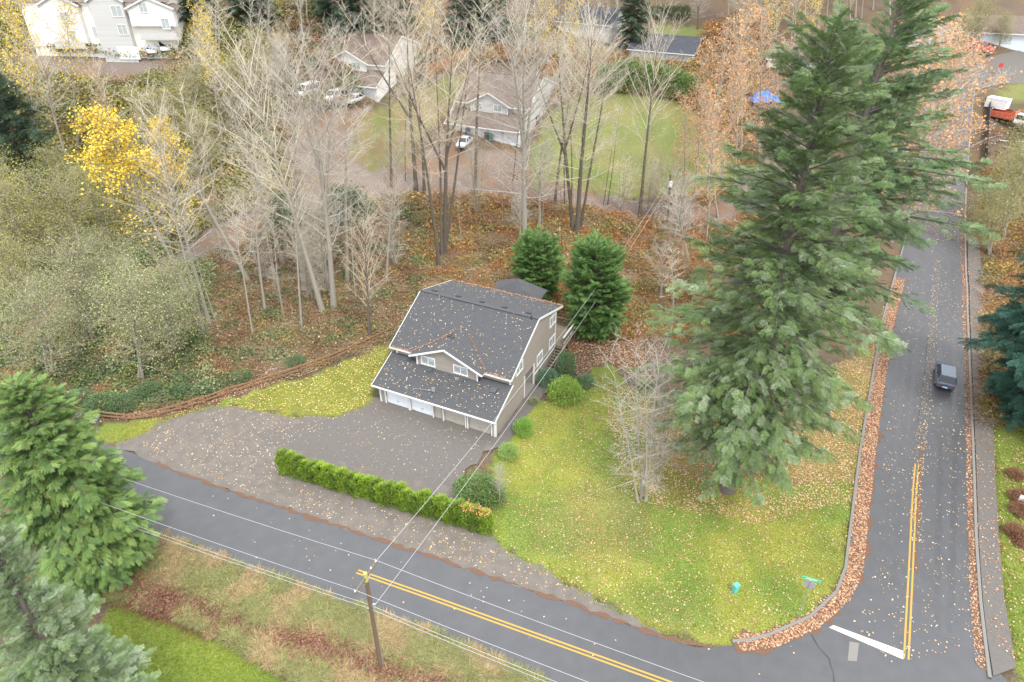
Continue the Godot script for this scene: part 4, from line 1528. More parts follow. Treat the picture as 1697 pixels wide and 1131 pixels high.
func make_vehicles() -> void:
	plain("tail_red", 0.45, 0.02, 0.02, 0.3)
	var silver := paint("paint_silver", 0.50, 0.53, 0.56)
	var white := paint("paint_white", 0.72, 0.73, 0.74)
	var blue := paint("paint_blue", 0.055, 0.085, 0.14)
	var black := paint("paint_black", 0.03, 0.032, 0.036)
	var red := paint("paint_red", 0.42, 0.05, 0.05)
	var a := gp(1564, 664)
	var b := gp(1562, 598)
	var d := (b - a).normalized()
	car("dark blue car driving along the leaf-strewn side road", (a + b) * 0.5, atan2(-d.z, d.x), blue, "suv", "", "moving_car")
	var face := func(u0: float, v0: float, u1: float, v1: float) -> Array:
		var p := gp(u0, v0)
		var q := gp(u1, v1)
		return [(p + q) * 0.5, atan2(-(q.z - p.z), q.x - p.x)]
	var f: Array = face.call(779, 226, 760, 257)
	car("silver sedan parked before the grey house's garage", f[0], f[1], silver, "sedan")
	f = face.call(522, 148, 498, 168)
	car("white pickup-sized van parked beside brush at the white house", f[0], f[1], white, "van")
	f = face.call(566, 150, 540, 182)
	car("white car parked between the van and the black-roofed car", f[0], f[1], white, "suv")
	f = face.call(603, 158, 574, 182)
	car("silver car with dark roof parked closest to the white garage", f[0], f[1], silver, "sedan")
	f = face.call(590, 150, 572, 168)
	car("black car parked tight against the white garage doors", f[0], f[1], black, "sedan")
	f = face.call(250, 78, 255, 98)
	car("white car nosing out beneath the apartment balcony", f[0], f[1], white, "sedan", "cars at the apartments")
	f = face.call(270, 74, 278, 95)
	car("white van parked beside the car beneath the apartment balcony", f[0], f[1], white, "van", "cars at the apartments")
	f = face.call(1612, 80, 1632, 92)
	car("red car parked on the crossing road before a house", f[0], f[1], red, "suv")
	f = face.call(1505, 62, 1530, 70)
	car("white car half hidden behind the tall firs", f[0], f[1], white, "suv")
	# work truck with an orange dump bed
	f = face.call(1652, 192, 1692, 220)
	var t := thing("dump_truck", "white-cabbed truck with a rusty orange dump bed in the yard", "truck", f[0], f[1])
	var s := Shape.new()
	s.box(Vector3(-0.2, 0.62, 0), Vector3(6.4, 0.22, 0.9))
	part("chassis", s, M.rubber, t)
	plain("dump_orange", 0.47, 0.115, 0.06, 0.75)
	s = Shape.new()
	s.box(Vector3(-1.3, 0.95, 0), Vector3(3.9, 0.1, 2.2))
	for z in [-1.1, 1.1]:
		s.box(Vector3(-1.3, 1.45, z), Vector3(3.9, 0.95, 0.08))
		for x in [-2.9, -2.1, -1.3, -0.5, 0.3]:
			s.box(Vector3(x, 1.42, z * 1.05), Vector3(0.1, 0.95, 0.09))
	s.box(Vector3(-3.22, 1.45, 0), Vector3(0.08, 0.95, 2.12))
	s.box(Vector3(0.62, 1.65, 0), Vector3(0.08, 1.35, 2.12))
	part("dump_bed", s, M.dump_orange, t)
	s = Shape.new()
	ring_loft(s, body_rings([[0.8, 0.95, 0.5, 1.25], [1.9, 0.96, 0.5, 1.25], [2.5, 0.92, 0.52, 1.22], [3.3, 0.86, 0.55, 1.12], [3.45, 0.75, 0.6, 0.95]]))
	s.quad(Vector3(0.85, 1.95, 0.78), Vector3(1.9, 1.95, 0.78), Vector3(1.9, 1.95, -0.78), Vector3(0.85, 1.95, -0.78))
	for i in [[Vector3(0.8, 1.22, 0.9), Vector3(0.85, 1.95, 0.78)], [Vector3(2.35, 1.22, 0.9), Vector3(1.9, 1.95, 0.78)], [Vector3(0.8, 1.22, -0.9), Vector3(0.85, 1.95, -0.78)], [Vector3(2.35, 1.22, -0.9), Vector3(1.9, 1.95, -0.78)]]:
		s.bar(i[0], i[1], 0.1, 0.1)
	part("cab", s, white, t)
	s = Shape.new()
	s.quad(Vector3(2.35, 1.24, 0.88), Vector3(2.35, 1.24, -0.88), Vector3(1.9, 1.93, -0.77), Vector3(1.9, 1.93, 0.77))
	part("windscreen", s, M.car_glass, t)
	for z in [-1.0, 1.0]:
		s = Shape.new()
		s.quad(Vector3(0.85, 1.24, z * 0.9), Vector3(2.3, 1.24, z * 0.9), Vector3(1.88, 1.92, z * 0.775), Vector3(0.87, 1.92, z * 0.775))
		part("side_window", s, M.car_glass, t)
		wheel(t, 2.55, z * 0.95, 0.42)
		wheel(t, -1.7, z * 1.0, 0.42)
		wheel(t, -2.7, z * 1.0, 0.42)
	# a white flat-topped trailer behind it
	var tp := gp(1650, 182)
	t = thing("box_trailer", "small white flat-topped trailer behind the orange dump bed", "trailer", tp, f[1])
	s = Shape.new()
	s.box(Vector3(0, 1.15, 0), Vector3(3.2, 1.5, 1.9))
	s.box(Vector3(0, 1.93, 0), Vector3(3.3, 0.06, 2.0))
	part("trailer_box", s, white, t)
	s = Shape.new()
	s.bar(Vector3(1.5, 0.4, 0), Vector3(2.6, 0.4, 0), 0.12, 0.1)
	part("drawbar", s, M.rubber, t)
	for z in [-0.98, 0.98]:
		wheel(t, -0.2, z, 0.32)

func cable(label: String, a: Vector3, b: Vector3, sag: float, r := 0.012, mat := "galvanised") -> void:
	var pts := PackedVector3Array()
	for i in 17:
		var t := i / 16.0
		pts.append(a.lerp(b, t) - Vector3.UP * sag * 4.0 * t * (1.0 - t))
	var s := Shape.new()
	s.tube(pts, taper(17, r, r), 5)
	tag(part("overhead_wire", s, M[mat]), label, "wire", "overhead wires")

func make_poles() -> void:
	plain("wire_light", 0.40, 0.41, 0.43, 0.5)
	plain("wire_black", 0.10, 0.10, 0.11, 0.6)
	plain("ceramic", 0.72, 0.72, 0.70, 0.3)
	var base := gp(632, 1108)
	var top := over(base, 605, 951)
	var p := thing("utility_pole", "weathered wooden utility pole with mossy cross-arm beside the lower road", "pole", base)
	var s := Shape.new()
	var up := top - base
	s.tube(PackedVector3Array([Vector3(0, -0.3, 0), up * 0.5, up]), PackedFloat32Array([0.17, 0.145, 0.12]), 10, true)
	part("shaft", s, M.pole_wood, p)
	plain("moss_wood", 0.34, 0.33, 0.10, 0.95)
	s = Shape.new()
	s.tube(PackedVector3Array([up * 0.93, up * 1.004]), PackedFloat32Array([0.132, 0.127]), 10, true)
	part("mossy_cap", s, M.moss_wood, p)
	var arm_l := over(base + Vector3(-0.6, 0, 0.5), 583, 983)
	var ra := gp(592, 948)
	var road := (gp(1100, 1131) - ra).normalized()
	var cross := Vector3(road.z, 0, -road.x).normalized()
	var am := up * 0.965
	s = Shape.new()
	s.bar(am - cross * 1.25, am + cross * 1.25, 0.12, 0.14)
	part("cross_arm", s, M.timber, p)
	s = Shape.new()
	s.bar(am - cross * 0.7 - Vector3.UP * 0.02, am - Vector3.UP * 0.6, 0.04, 0.05)
	s.bar(am + cross * 0.7 - Vector3.UP * 0.02, am - Vector3.UP * 0.6, 0.04, 0.05)
	part("brace", s, M.galvanised, p)
	for k in [-1.15, 0.6, 1.15]:
		s = Shape.new()
		var q: Vector3 = am + cross * k
		s.tube(PackedVector3Array([q + Vector3.UP * 0.06, q + Vector3.UP * 0.12, q + Vector3.UP * 0.2, q + Vector3.UP * 0.25]), PackedFloat32Array([0.03, 0.07, 0.05, 0.02]), 8, true)
		part("insulator", s, M.ceramic, p)
	s = Shape.new()
	s.box(up * 0.70 + Vector3(0.16, 0, 0), Vector3(0.3, 0.1, 0.1))
	s.box(up * 0.66 + Vector3(-0.14, 0, 0), Vector3(0.24, 0.08, 0.08))
	part("bracket", s, M.galvanised, p)
	s = Shape.new()
	s.bar(up * 0.72 + Vector3(-0.15, 0, 0), Vector3(-0.9, 0.0, 0.5), 0.025, 0.025)
	part("guy_wire", s, M.galvanised, p)
	s = Shape.new()
	s.tube(PackedVector3Array([up * 0.7 + Vector3(0.15, 0, 0.05), Vector3(0.18, 0.2, 0.05)]), PackedFloat32Array([0.03, 0.03]), 6)
	part("conduit", s, M.galvanised, p)
	# along the road, both ways
	var far_l := over(base - road * 60.0, -200, 640)
	for w in [[1.15, "thin pale wire along the road on the cross-arm's far end", 0.3], [-1.15, "thin pale wire along the road on the cross-arm's near end", 0.3]]:
		var q: Vector3 = base + am + cross * w[0] + Vector3.UP * 0.24
		cable(w[1] + ", towards the firs", q, q - road * 62.0, 0.9, 0.011, "wire_light")
		cable(w[1] + ", towards the crossroads", q, q + road * 45.0, 0.6, 0.011, "wire_light")
	for w in [0.70, 0.66, 0.625]:
		var q: Vector3 = base + up * w + Vector3(-0.1, 0, 0)
		cable("dark bundled cable on the pole's lower bracket towards the firs", q, q - road * 62.0, 1.2, 0.012, "wire_light" if w > 0.64 else "wire_black")
		cable("dark bundled cable on the pole's lower bracket towards the crossroads", q, q + road * 45.0, 0.9, 0.012, "wire_light" if w > 0.64 else "wire_black")
	# second pole behind the house, tied to the first
	var b2 := gp(1107, 374)
	var t2 := over(b2, 1111, 290)
	var p2 := thing("utility_pole", "dark slim utility pole with a white canister at the gravel lane", "pole", b2)
	var u2 := t2 - b2
	s = Shape.new()
	s.tube(PackedVector3Array([Vector3(0, -0.3, 0), u2]), PackedFloat32Array([0.2, 0.15]), 9, true)
	part("shaft", s, M.pole_wood, p2)
	s = Shape.new()
	s.tube(PackedVector3Array([u2 * 0.78 + Vector3(0, 0, 0.35), u2 * 0.78 + Vector3(0, 0.12, 0.35), u2 * 0.78 + Vector3(0, 0.8, 0.35), u2 * 0.78 + Vector3(0, 0.9, 0.35)]), PackedFloat32Array([0.2, 0.3, 0.3, 0.18]), 12, true)
	part("transformer", s, M.ceramic, p2)
	cable("pale wire from the cross-arm over the house gable to the lane pole", base + am + cross * 1.2 + Vector3.UP * 0.1, b2 + u2 * 0.97, 2.0, 0.014, "wire_light")
	cable("pale wire from the lower bracket over the house gable to the lane pole", base + up * 0.70 + Vector3(0.3, 0, 0), b2 + u2 * 0.82, 1.6, 0.014, "wire_light")
	# two wires crossing the trees at the far side
	var wa := gp(-160, 700)
	for w in [[528.0, 395.0, "upper"], [579.0, 470.0, "lower"]]:
		var q0: Vector3 = Vector3(0, EYE, 0) + ray(-60.0, w[0] + 38.0) * 62.0
		var q1: Vector3 = Vector3(0, EYE, 0) + ray(230.0, w[1] - 10.0) * 92.0
		cable("pale %s wire over the dark patch of lane among green trees" % w[2], q0, q1, 0.5, 0.016, "wire_light")

func make_small_things() -> void:
	# split-rail fence
	var pts := line_points([92, 676, 128, 686, 165, 694, 210, 699, 255, 694, 300, 682, 340, 669, 380, 655, 420, 643, 455, 632, 500, 617, 545, 601, 590, 582, 625, 566, 652, 552], 2.6)
	var fence := thing("rail_fence", "orange-brown split-rail fence between brush and lawn", "fence", pts[0])
	for i in pts.size():
		var s := Shape.new()
		s.box(pts[i] - pts[0] + Vector3.UP * 0.5, Vector3(0.15, 1.1, 0.15), Basis(Vector3.UP, 0.4))
		part("post", s, M.rail_wood, fence)
		if i + 1 < pts.size():
			for k in [0.45, 0.85]:
				s = Shape.new()
				s.bar(pts[i] - pts[0] + Vector3.UP * (k + rf(-0.06, 0.06)), pts[i + 1] - pts[0] + Vector3.UP * (k + rf(-0.06, 0.06)), 0.09, 0.13)
				part("rail", s, M.rail_wood, fence)
	# mailboxes on a stand
	var mb := gp(150, 710)
	var dirm := gp(162, 714) - mb
	var turn := atan2(-dirm.z, dirm.x)
	plain("mailbox_grey", 0.085, 0.09, 0.105, 0.5, 0.3)
	var stand := thing("mailbox_stand", "grey timber stand carrying a row of mailboxes by the road bend", "stand", gp(136, 705), turn)
	var s := Shape.new()
	for x in [-0.7, 0.7]:
		s.box(Vector3(x, 0.5, 0), Vector3(0.1, 1.0, 0.1))
	part("post", s, M.timber, stand)
	s = Shape.new()
	s.box(Vector3(0, 1.0, 0), Vector3(1.9, 0.06, 0.45))
	part("shelf", s, M.timber, stand)
	for i in 4:
		var q: Vector3 = stand.position + stand.basis * Vector3(-0.66 + i * 0.44, 1.03, 0)
		mailbox(q, turn, "dark grey mailbox in the row on the timber stand", "mailboxes on the stand")
	var lone := thing("mailbox_post", "pale post holding the single large mailbox", "post", gp(163, 714), turn)
	s = Shape.new()
	s.box(Vector3(0, 0.5, 0), Vector3(0.12, 1.0, 0.12))
	part("post", s, M.concrete, lone)
	mailbox(lone.position + Vector3.UP, turn, "larger dark mailbox alone on its pale post", "", 1.5)
	# utility pedestal
	plain("pedestal_green", 0.10, 0.36, 0.30, 0.6)
	var pd := thing("utility_pedestal", "small teal green utility pedestal standing on the lawn", "pedestal", gp(1218, 981), 0.5)
	s = Shape.new()
	s.box(Vector3(0, 0.36, 0), Vector3(0.42, 0.8, 0.32))
	part("cabinet", s, M.pedestal_green, pd)
	s = Shape.new()
	s.box(Vector3(0, 0.79, 0), Vector3(0.48, 0.09, 0.38))
	part("lid", s, M.pedestal_green, pd)
	# street name and stop sign, seen from behind
	plain("sign_green", 0.05, 0.42, 0.25, 0.5)
	plain("sign_back", 0.30, 0.31, 0.32, 0.5, 0.3)
	var sb := gp(1323, 1020)
	var sg := thing("street_sign", "green street-name blade above the grey back of a stop sign", "sign", sb)
	var hi := over(sb, 1338, 962) - sb
	s = Shape.new()
	s.tube(PackedVector3Array([Vector3(0, -0.2, 0), Vector3(0, hi.y, 0)]), PackedFloat32Array([0.035, 0.035]), 7, true)
	part("post", s, M.galvanised, sg)
	var fd := (gp(1500, 1080) - gp(1500, 900)).normalized()
	var tb := Basis(Vector3.UP, atan2(fd.x, fd.z))
	s = Shape.new()
	var oct := PackedVector3Array([tb * Vector3(0, hi.y - 0.55, -0.05), tb * Vector3(0, hi.y - 0.55, -0.02)])
	s.tube(oct, PackedFloat32Array([0.40, 0.40]), 8, true)
	part("stop_plate", s, M.sign_back, sg)
	s = Shape.new()
	s.box(Vector3(0, hi.y + 0.08, 0), Vector3(1.25, 0.24, 0.03), Basis(Vector3.UP, -0.35))
	part("name_blade", s, M.sign_green, sg)
	s = Shape.new()
	s.box(Vector3(0.0, hi.y + 0.085, 0), Vector3(0.7, 0.07, 0.036), Basis(Vector3.UP, -0.35))
	part("lettering", s, M.trim_white, sg)
	# white board at the right-hand verge
	var wb := thing("notice_board", "white board on two legs among reddish shrubs by the sidewalk", "sign", gp(1694, 838), -0.5)
	s = Shape.new()
	s.box(Vector3(0, 0.75, 0), Vector3(0.9, 0.6, 0.04))
	part("panel", s, M.trim_white, wb)
	for x in [-0.4, 0.4]:
		s = Shape.new()
		s.box(Vector3(x, 0.25, -0.03), Vector3(0.05, 0.55, 0.05))
		part("leg", s, M.timber, wb)
	# far stop sign
	plain("sign_red", 0.50, 0.03, 0.03, 0.5)
	var fs := gp(1652, 128)
	var st := thing("stop_sign", "small red stop sign at the far crossing road", "sign", fs)
	s = Shape.new()
	s.tube(PackedVector3Array([Vector3(0, -0.1, 0), Vector3(0, 2.3, 0)]), PackedFloat32Array([0.035, 0.035]), 6, true)
	part("post", s, M.galvanised, st)
	s = Shape.new()
	s.tube(PackedVector3Array([Vector3(0, 2.0, 0.03), Vector3(0, 2.0, 0.06)]), PackedFloat32Array([0.42, 0.42]), 8, true)
	part("plate", s, M.sign_red, st)
	# wooden fence behind the white house
	var fp := line_points([705, 128, 740, 112, 780, 96], 2.2)
	var cf := thing("board_fence", "orange cedar board fence climbing behind the white house", "fence", fp[0])
	for i in fp.size() - 1:
		for k in 9:
			var a := fp[i].lerp(fp[i + 1], k / 9.0) - fp[0]
			var b := fp[i].lerp(fp[i + 1], (k + 0.93) / 9.0) - fp[0]
			s = Shape.new()
			s.bar(a + Vector3.UP * (1.0 + rf(-0.02, 0.02)), b + Vector3.UP * 1.0, 0.03, 2.0)
			part("board", s, M.cedar_fence, cf)
	# blue tarpaulin heap
	plain("tarp_blue", 0.03, 0.16, 0.52, 0.5)
	var bt := thing("tarpaulin", "bright blue tarpaulin draped over a heap behind orange trees", "tarpaulin", gp(1266, 165))
	s = Shape.new()
	for j in 8:
		for i in 8:
			var q := []
			for c in [[0, 0], [0, 1], [1, 1], [1, 0]]:
				var x: float = (i + c[0]) / 8.0 - 0.5
				var z: float = (j + c[1]) / 8.0 - 0.5
				q.append(Vector3(x * 5.5, maxf(0.02, 1.5 - 6.0 * (x * x + z * z)) + 0.25 * sin(x * 17.0 + z * 9.0), z * 3.6))
			s.quad(q[0], q[1], q[2], q[3])
	part("sheet", s, M.tarp_blue, bt)
	# grey bins before the grey house
	for k in [[775, 224, "dark blue wheeled bin behind the silver sedan", "tarp_dark"], [806, 231, "dark wheeled bin between the garage doors of the grey house", "vent_metal"], [813, 233, "green wheeled bin beside the dark one at the grey garage", "bin_green"]]:
		if not M.has("tarp_dark"):
			plain("tarp_dark", 0.04, 0.06, 0.13, 0.6)
			plain("bin_green", 0.03, 0.13, 0.09, 0.6)
		var bn := thing("wheeled_bin", k[2], "bin", gp(k[0], k[1]), 0.4)
		s = Shape.new()
		ring_loft(s, [[Vector3(-0.25, 0, 0.28), Vector3(0.25, 0, 0.28), Vector3(0.25, 0, -0.28), Vector3(-0.25, 0, -0.28)], [Vector3(-0.32, 1.05, 0.36), Vector3(0.32, 1.05, 0.36), Vector3(0.32, 1.05, -0.36), Vector3(-0.32, 1.05, -0.36)]])
		part("tub", s, M[k[3]], bn)
		s = Shape.new()
		s.box(Vector3(0, 1.1, 0.02), Vector3(0.7, 0.07, 0.8), Basis(Vector3.RIGHT, 0.08))
		part("lid", s, M[k[3]], bn)
	# a rusty scrap heap and dark fence in the truck yard
	var yf := line_points([1632, 268, 1634, 225, 1637, 180], 2.0)
	var yd := thing("yard_fence", "dark slatted yard fence along the far sidewalk", "fence", yf[0])
	for i in yf.size() - 1:
		s = Shape.new()
		s.bar(yf[i] - yf[0] + Vector3.UP * 0.8, yf[i + 1] - yf[0] + Vector3.UP * 0.8, 0.06, 1.5)
		part("panel", s, M.vent_metal, yd)
	rng.seed = 77
	for k in 26:
		var q := gp(rf(1640, 1700), rf(215, 260))
		s = Shape.new()
		var a := rf(0, PI)
		s.bar(Vector3(-cos(a), 0.15, -sin(a)) * rf(0.6, 1.3), Vector3(cos(a), 0.25, sin(a)) * rf(0.6, 1.3) + Vector3.UP * rf(0.0, 0.5), 0.12, 0.12)
		var lg := part("loose_plank", s, [M.timber, M.rail_wood, M.trim_white, M.vent_metal][k % 4], null, q)
		tag(lg, "loose plank lying in the scrap heap of the truck yard", "plank", "planks in the truck yard")

func mailbox(at: Vector3, turn: float, label: String, group := "", k := 1.0) -> void:
	var o := thing("mailbox", label, "mailbox", at, turn, group)
	var s := Shape.new()
	var ring0 := []
	var ring1 := []
	for i in 12:
		var a := PI * i / 11.0
		var q := Vector2(cos(a) * 0.14, 0.18 + sin(a) * 0.14) * k
		ring0.append(Vector3(q.x, q.y, -0.26 * k))
		ring1.append(Vector3(q.x, q.y, 0.26 * k))
	ring0.append(Vector3(-0.14 * k, 0, -0.26 * k)); ring0.append(Vector3(0.14 * k, 0, -0.26 * k))
	ring1.append(Vector3(-0.14 * k, 0, 0.26 * k)); ring1.append(Vector3(0.14 * k, 0, 0.26 * k))
	ring_loft(s, [ring0, ring1])
	part("box", s, M.mailbox_grey, o)
	s = Shape.new()
	s.box(Vector3(0.15, 0.22, 0.1) * k, Vector3(0.02, 0.14, 0.05) * k)
	part("flag", s, M.tail_red, o)


# ---------------------------------------------------------------- other buildings
func simple_house(called: String, label: String, at: Vector3, turn: float, w: float, d: float, wall: float, rise: float, sid: Material, roof: Material) -> Node3D:
	var h := thing(called, label, "house", at, turn)
	var s := Shape.new()
	siding(s, box2(-w / 2, -2.0, w / 2, wall), [], Vector3(0, 0, d / 2), Vector3.RIGHT, Vector3(0, 0, 1), 0.3)
	siding(s, box2(-w / 2, -2.0, w / 2, wall), [], Vector3(0, 0, -d / 2), Vector3.RIGHT, Vector3(0, 0, -1), 0.3)
	for k in [-1.0, 1.0]:
		siding(s, PackedVector2Array([Vector2(-d / 2, -2.0), Vector2(d / 2, -2.0), Vector2(d / 2, wall), Vector2(0, wall + rise), Vector2(-d / 2, wall)]), [], Vector3(k * w / 2, 0, 0), Vector3(0, 0, -1), Vector3(k, 0, 0), 0.3)
	part("wall", s, sid, h)
	for k in [-1.0, 1.0]:
		s = Shape.new()
		var ut := Vector3(0, rise, -k * d / 2)
		var len := ut.length() * (1.0 + 0.5 / (d / 2))
		var dir := ut.normalized()
		var o := Vector3(0, wall + rise, 0) - dir * len
		shingles(s, box2(-w / 2 - 0.4, 0, w / 2 + 0.4, len), o, Vector3.RIGHT, dir, 0.4, 0.9)
		part("roof", s, roof, h)
		s = Shape.new()
		slab(s, [o + Vector3(-w / 2 - 0.4, 0, 0), o + Vector3(w / 2 + 0.4, 0, 0), Vector3(w / 2 + 0.4, wall + rise, 0), Vector3(-w / 2 - 0.4, wall + rise, 0)], 0.18)
		part("eaves", s, M.trim_white, h)
	for x in [-0.3, 0.05, 0.33]:
		window(h, Vector3(x * w, wall * 0.58, d / 2), Vector3.RIGHT, Vector3(0, 0, 1), 1.5, 1.1)
	window(h, Vector3(w / 2, wall * 0.58, 0), Vector3(0, 0, -1), Vector3.RIGHT, 1.4, 1.1)
	return h

func make_buildings() -> void:
	var fr := gp(821.5, 724.5)
	build_house("garage_house", "taupe two-storey house with charcoal roof, wide dormer and four-bay garage", fr, deg_to_rad(-25.0), M.siding_taupe, M.shingle_charcoal, [M.door_white, M.door_white, M.door_taupe, M.door_taupe], true)
	var w := build_house("garage_house", "white house with brown shingle roof and low dormer behind the woods", gp(626.5, 169.7), deg_to_rad(-20.0), M.siding_white, M.shingle_brown, [M.door_white, M.door_white, M.door_white, M.door_white], false)
	w.scale = Vector3(1.1, 1.22, 1.1)
	w = build_house("garage_house", "grey house with faded brown roof and white garage doors behind the alders", gp(860, 244), deg_to_rad(-24.0), M.siding_grey, M.shingle_brown, [M.door_white, M.door_white, M.door_white, M.door_white], false)
	w.scale = Vector3(1.05, 1.2, 1.08)
	# apartment block on the hillside
	var a := gp(62, 92)
	var b := gp(300, 97)
	var flat := Vector3(b.x - a.x, 0, b.z - a.z)
	var ux := flat.normalized()
	var n := Vector3(-ux.z, 0, ux.x)
	var apt := thing("apartment_block", "cream three-storey apartment block with gables and balconies on the hillside", "building", Vector3(a.x, minf(a.y, b.y), a.z), atan2(-ux.z, ux.x))
	var inv := apt.transform.affine_inverse()
	var at := func(u: float, v: float) -> Vector3:
		var r := ray(u, v)
		var t := (apt.position - Vector3(0, EYE, 0)).dot(n) / r.dot(n)
		return inv * (Vector3(0, EYE, 0) + r * t)
	var W := flat.length()
	var s := Shape.new()
	siding(s, box2(0, -1.0, W, 9.4), [], Vector3.ZERO, Vector3.RIGHT, Vector3(0, 0, 1), 0.25)
	siding(s, box2(0, -1.0, 11, 9.4), [], Vector3(W, 0, 0), Vector3(0, 0, -1), Vector3.RIGHT, 0.25)
	plain("siding_cream", 0.76, 0.73, 0.66, 0.75)
	part("wall", s, M.siding_cream, apt)
	s = Shape.new()
	shingles(s, box2(-0.6, 0, W + 0.6, 6.5), Vector3(0, 9.1, 0.6), Vector3.RIGHT, Vector3(0, 0.45, -0.9).normalized(), 0.4, 0.9)
	part("roof", s, M.shingle_brown, apt)
	# projecting gabled bays with their windows
	var bays := [[85.0, 148.0], [168.0, 222.0], [228.0, 300.0]]
	for i in 3:
		var p0: Vector3 = at.call(bays[i][0], 60.0)
		var p1: Vector3 = at.call(bays[i][1], 60.0)
		var top: float = [8.6, 9.3, 8.2][i]
		var foot: float = [2.6, -0.5, 5.4][i]
		s = Shape.new()
		siding(s, PackedVector2Array([Vector2(p0.x, foot), Vector2(p1.x, foot), Vector2(p1.x, top), Vector2((p0.x + p1.x) / 2, top + 1.6), Vector2(p0.x, top)]), [], Vector3(0, 0, 0.9), Vector3.RIGHT, Vector3(0, 0, 1), 0.25)
		for k in [[p0.x, -1.0], [p1.x, 1.0]]:
			siding(s, box2(-0.9, foot, 0.0, top), [], Vector3(k[0], 0, 0), Vector3(0, 0, -1), Vector3(k[1], 0, 0), 0.25)
		part("bay", s, [M.siding_white, M.siding_grey, M.siding_white][i], apt)
		for k in [-1.0, 1.0]:
			s = Shape.new()
			var c := Vector3((p0.x + p1.x) / 2, top + 1.7, 1.2)
			var e := Vector3(c.x + k * ((p1.x - p0.x) / 2 + 0.4), top - 0.1, 1.2)
			s.quad(c, c + Vector3(0, 0, -3.5), e + Vector3(0, 0, -3.5), e)
			part("bay_roof", s, M.shingle_brown, apt)
			s = Shape.new()
			s.bar(c, e, 0.08, 0.25)
			part("rake_board", s, M.trim_white, apt)
	for r in [[102, 18, 124, 37, 0.9], [186, 8, 210, 27, 0.9], [232, 3, 250, 20, 0.9], [116, 49, 134, 67, 0.9], [151, 44, 163, 62, 0.0], [197, 39, 218, 57, 0.9], [269, 29, 287, 47, 0.9], [151, 16, 163, 30, 0.0]]:
		var p: Vector3 = at.call(float(r[0] + r[2]) / 2, float(r[1] + r[3]) / 2)
		var q: Vector3 = at.call(float(r[2]), float(r[3]))
		window(apt, Vector3(p.x, p.y, r[4]), Vector3.RIGHT, Vector3(0, 0, 1), absf(q.x - p.x) * 2.0, absf(q.y - p.y) * 2.0)
	for r in [[200, 67, 229, 84], [240, 66, 262, 82], [160, 68, 190, 84]]:
		var p: Vector3 = at.call(float(r[0]), float(r[3]))
		var q: Vector3 = at.call(float(r[2]), float(r[1]))
		s = Shape.new()
		for k in 4:
			s.box(Vector3((p.x + q.x) / 2, 0.25 + 0.53 * k, 0.12 if r[0] != 200 else 1.0), Vector3(absf(q.x - p.x), 0.5, 0.08))
		part("garage_door", s, M.door_white, apt)
	for r in [[240, 300, 62.0, 50.0], [100, 150, 76.0, 64.0]]:
		var p: Vector3 = at.call(float(r[0]), r[2])
		var q: Vector3 = at.call(float(r[1]), r[2])
		s = Shape.new()
		s.box(Vector3((p.x + q.x) / 2, p.y - 0.1, 0.75), Vector3(absf(q.x - p.x), 0.2, 1.5))
		s.box(Vector3((p.x + q.x) / 2, p.y + 0.5, 1.48), Vector3(absf(q.x - p.x), 1.0, 0.08))
		part("balcony", s, M.siding_grey, apt)
	# low houses behind
	plain("siding_blue", 0.52, 0.56, 0.60, 0.75)
	simple_house("house", "low house with dark slate-blue roof behind the green hedge", gp(1108, 100) + Vector3(0, -0.5, -3), deg_to_rad(-26), 13.0, 9.0, 2.6, 2.2, M.siding_grey, M.shingle_slate)
	simple_house("house", "pale blue house with worn grey roof across the crossing road", gp(1655, 84) + Vector3(2, 0, -5), deg_to_rad(-18), 15.0, 8.5, 3.0, 2.1, M.siding_blue, M.shingle_brown)
	simple_house("house", "pale house with light grey gable behind the tall fir trunk", gp(1555, 92) + Vector3(0, 0, -5), deg_to_rad(62), 10.0, 8.0, 3.2, 2.2, M.siding_blue, M.shingle_brown)
	simple_house("house", "house with blue-grey roof among bare trees up the slope", gp(985, 60) + Vector3(0, 0, -4), deg_to_rad(-30), 12.0, 9.0, 2.8, 2.4, M.siding_grey, M.shingle_slate)
	simple_house("house", "tan house half hidden beside the orange-leaved trees", gp(1325, 130) + Vector3(2, 0, -6), deg_to_rad(-25), 11.0, 8.0, 2.8, 2.2, M.siding_cream, M.shingle_brown)


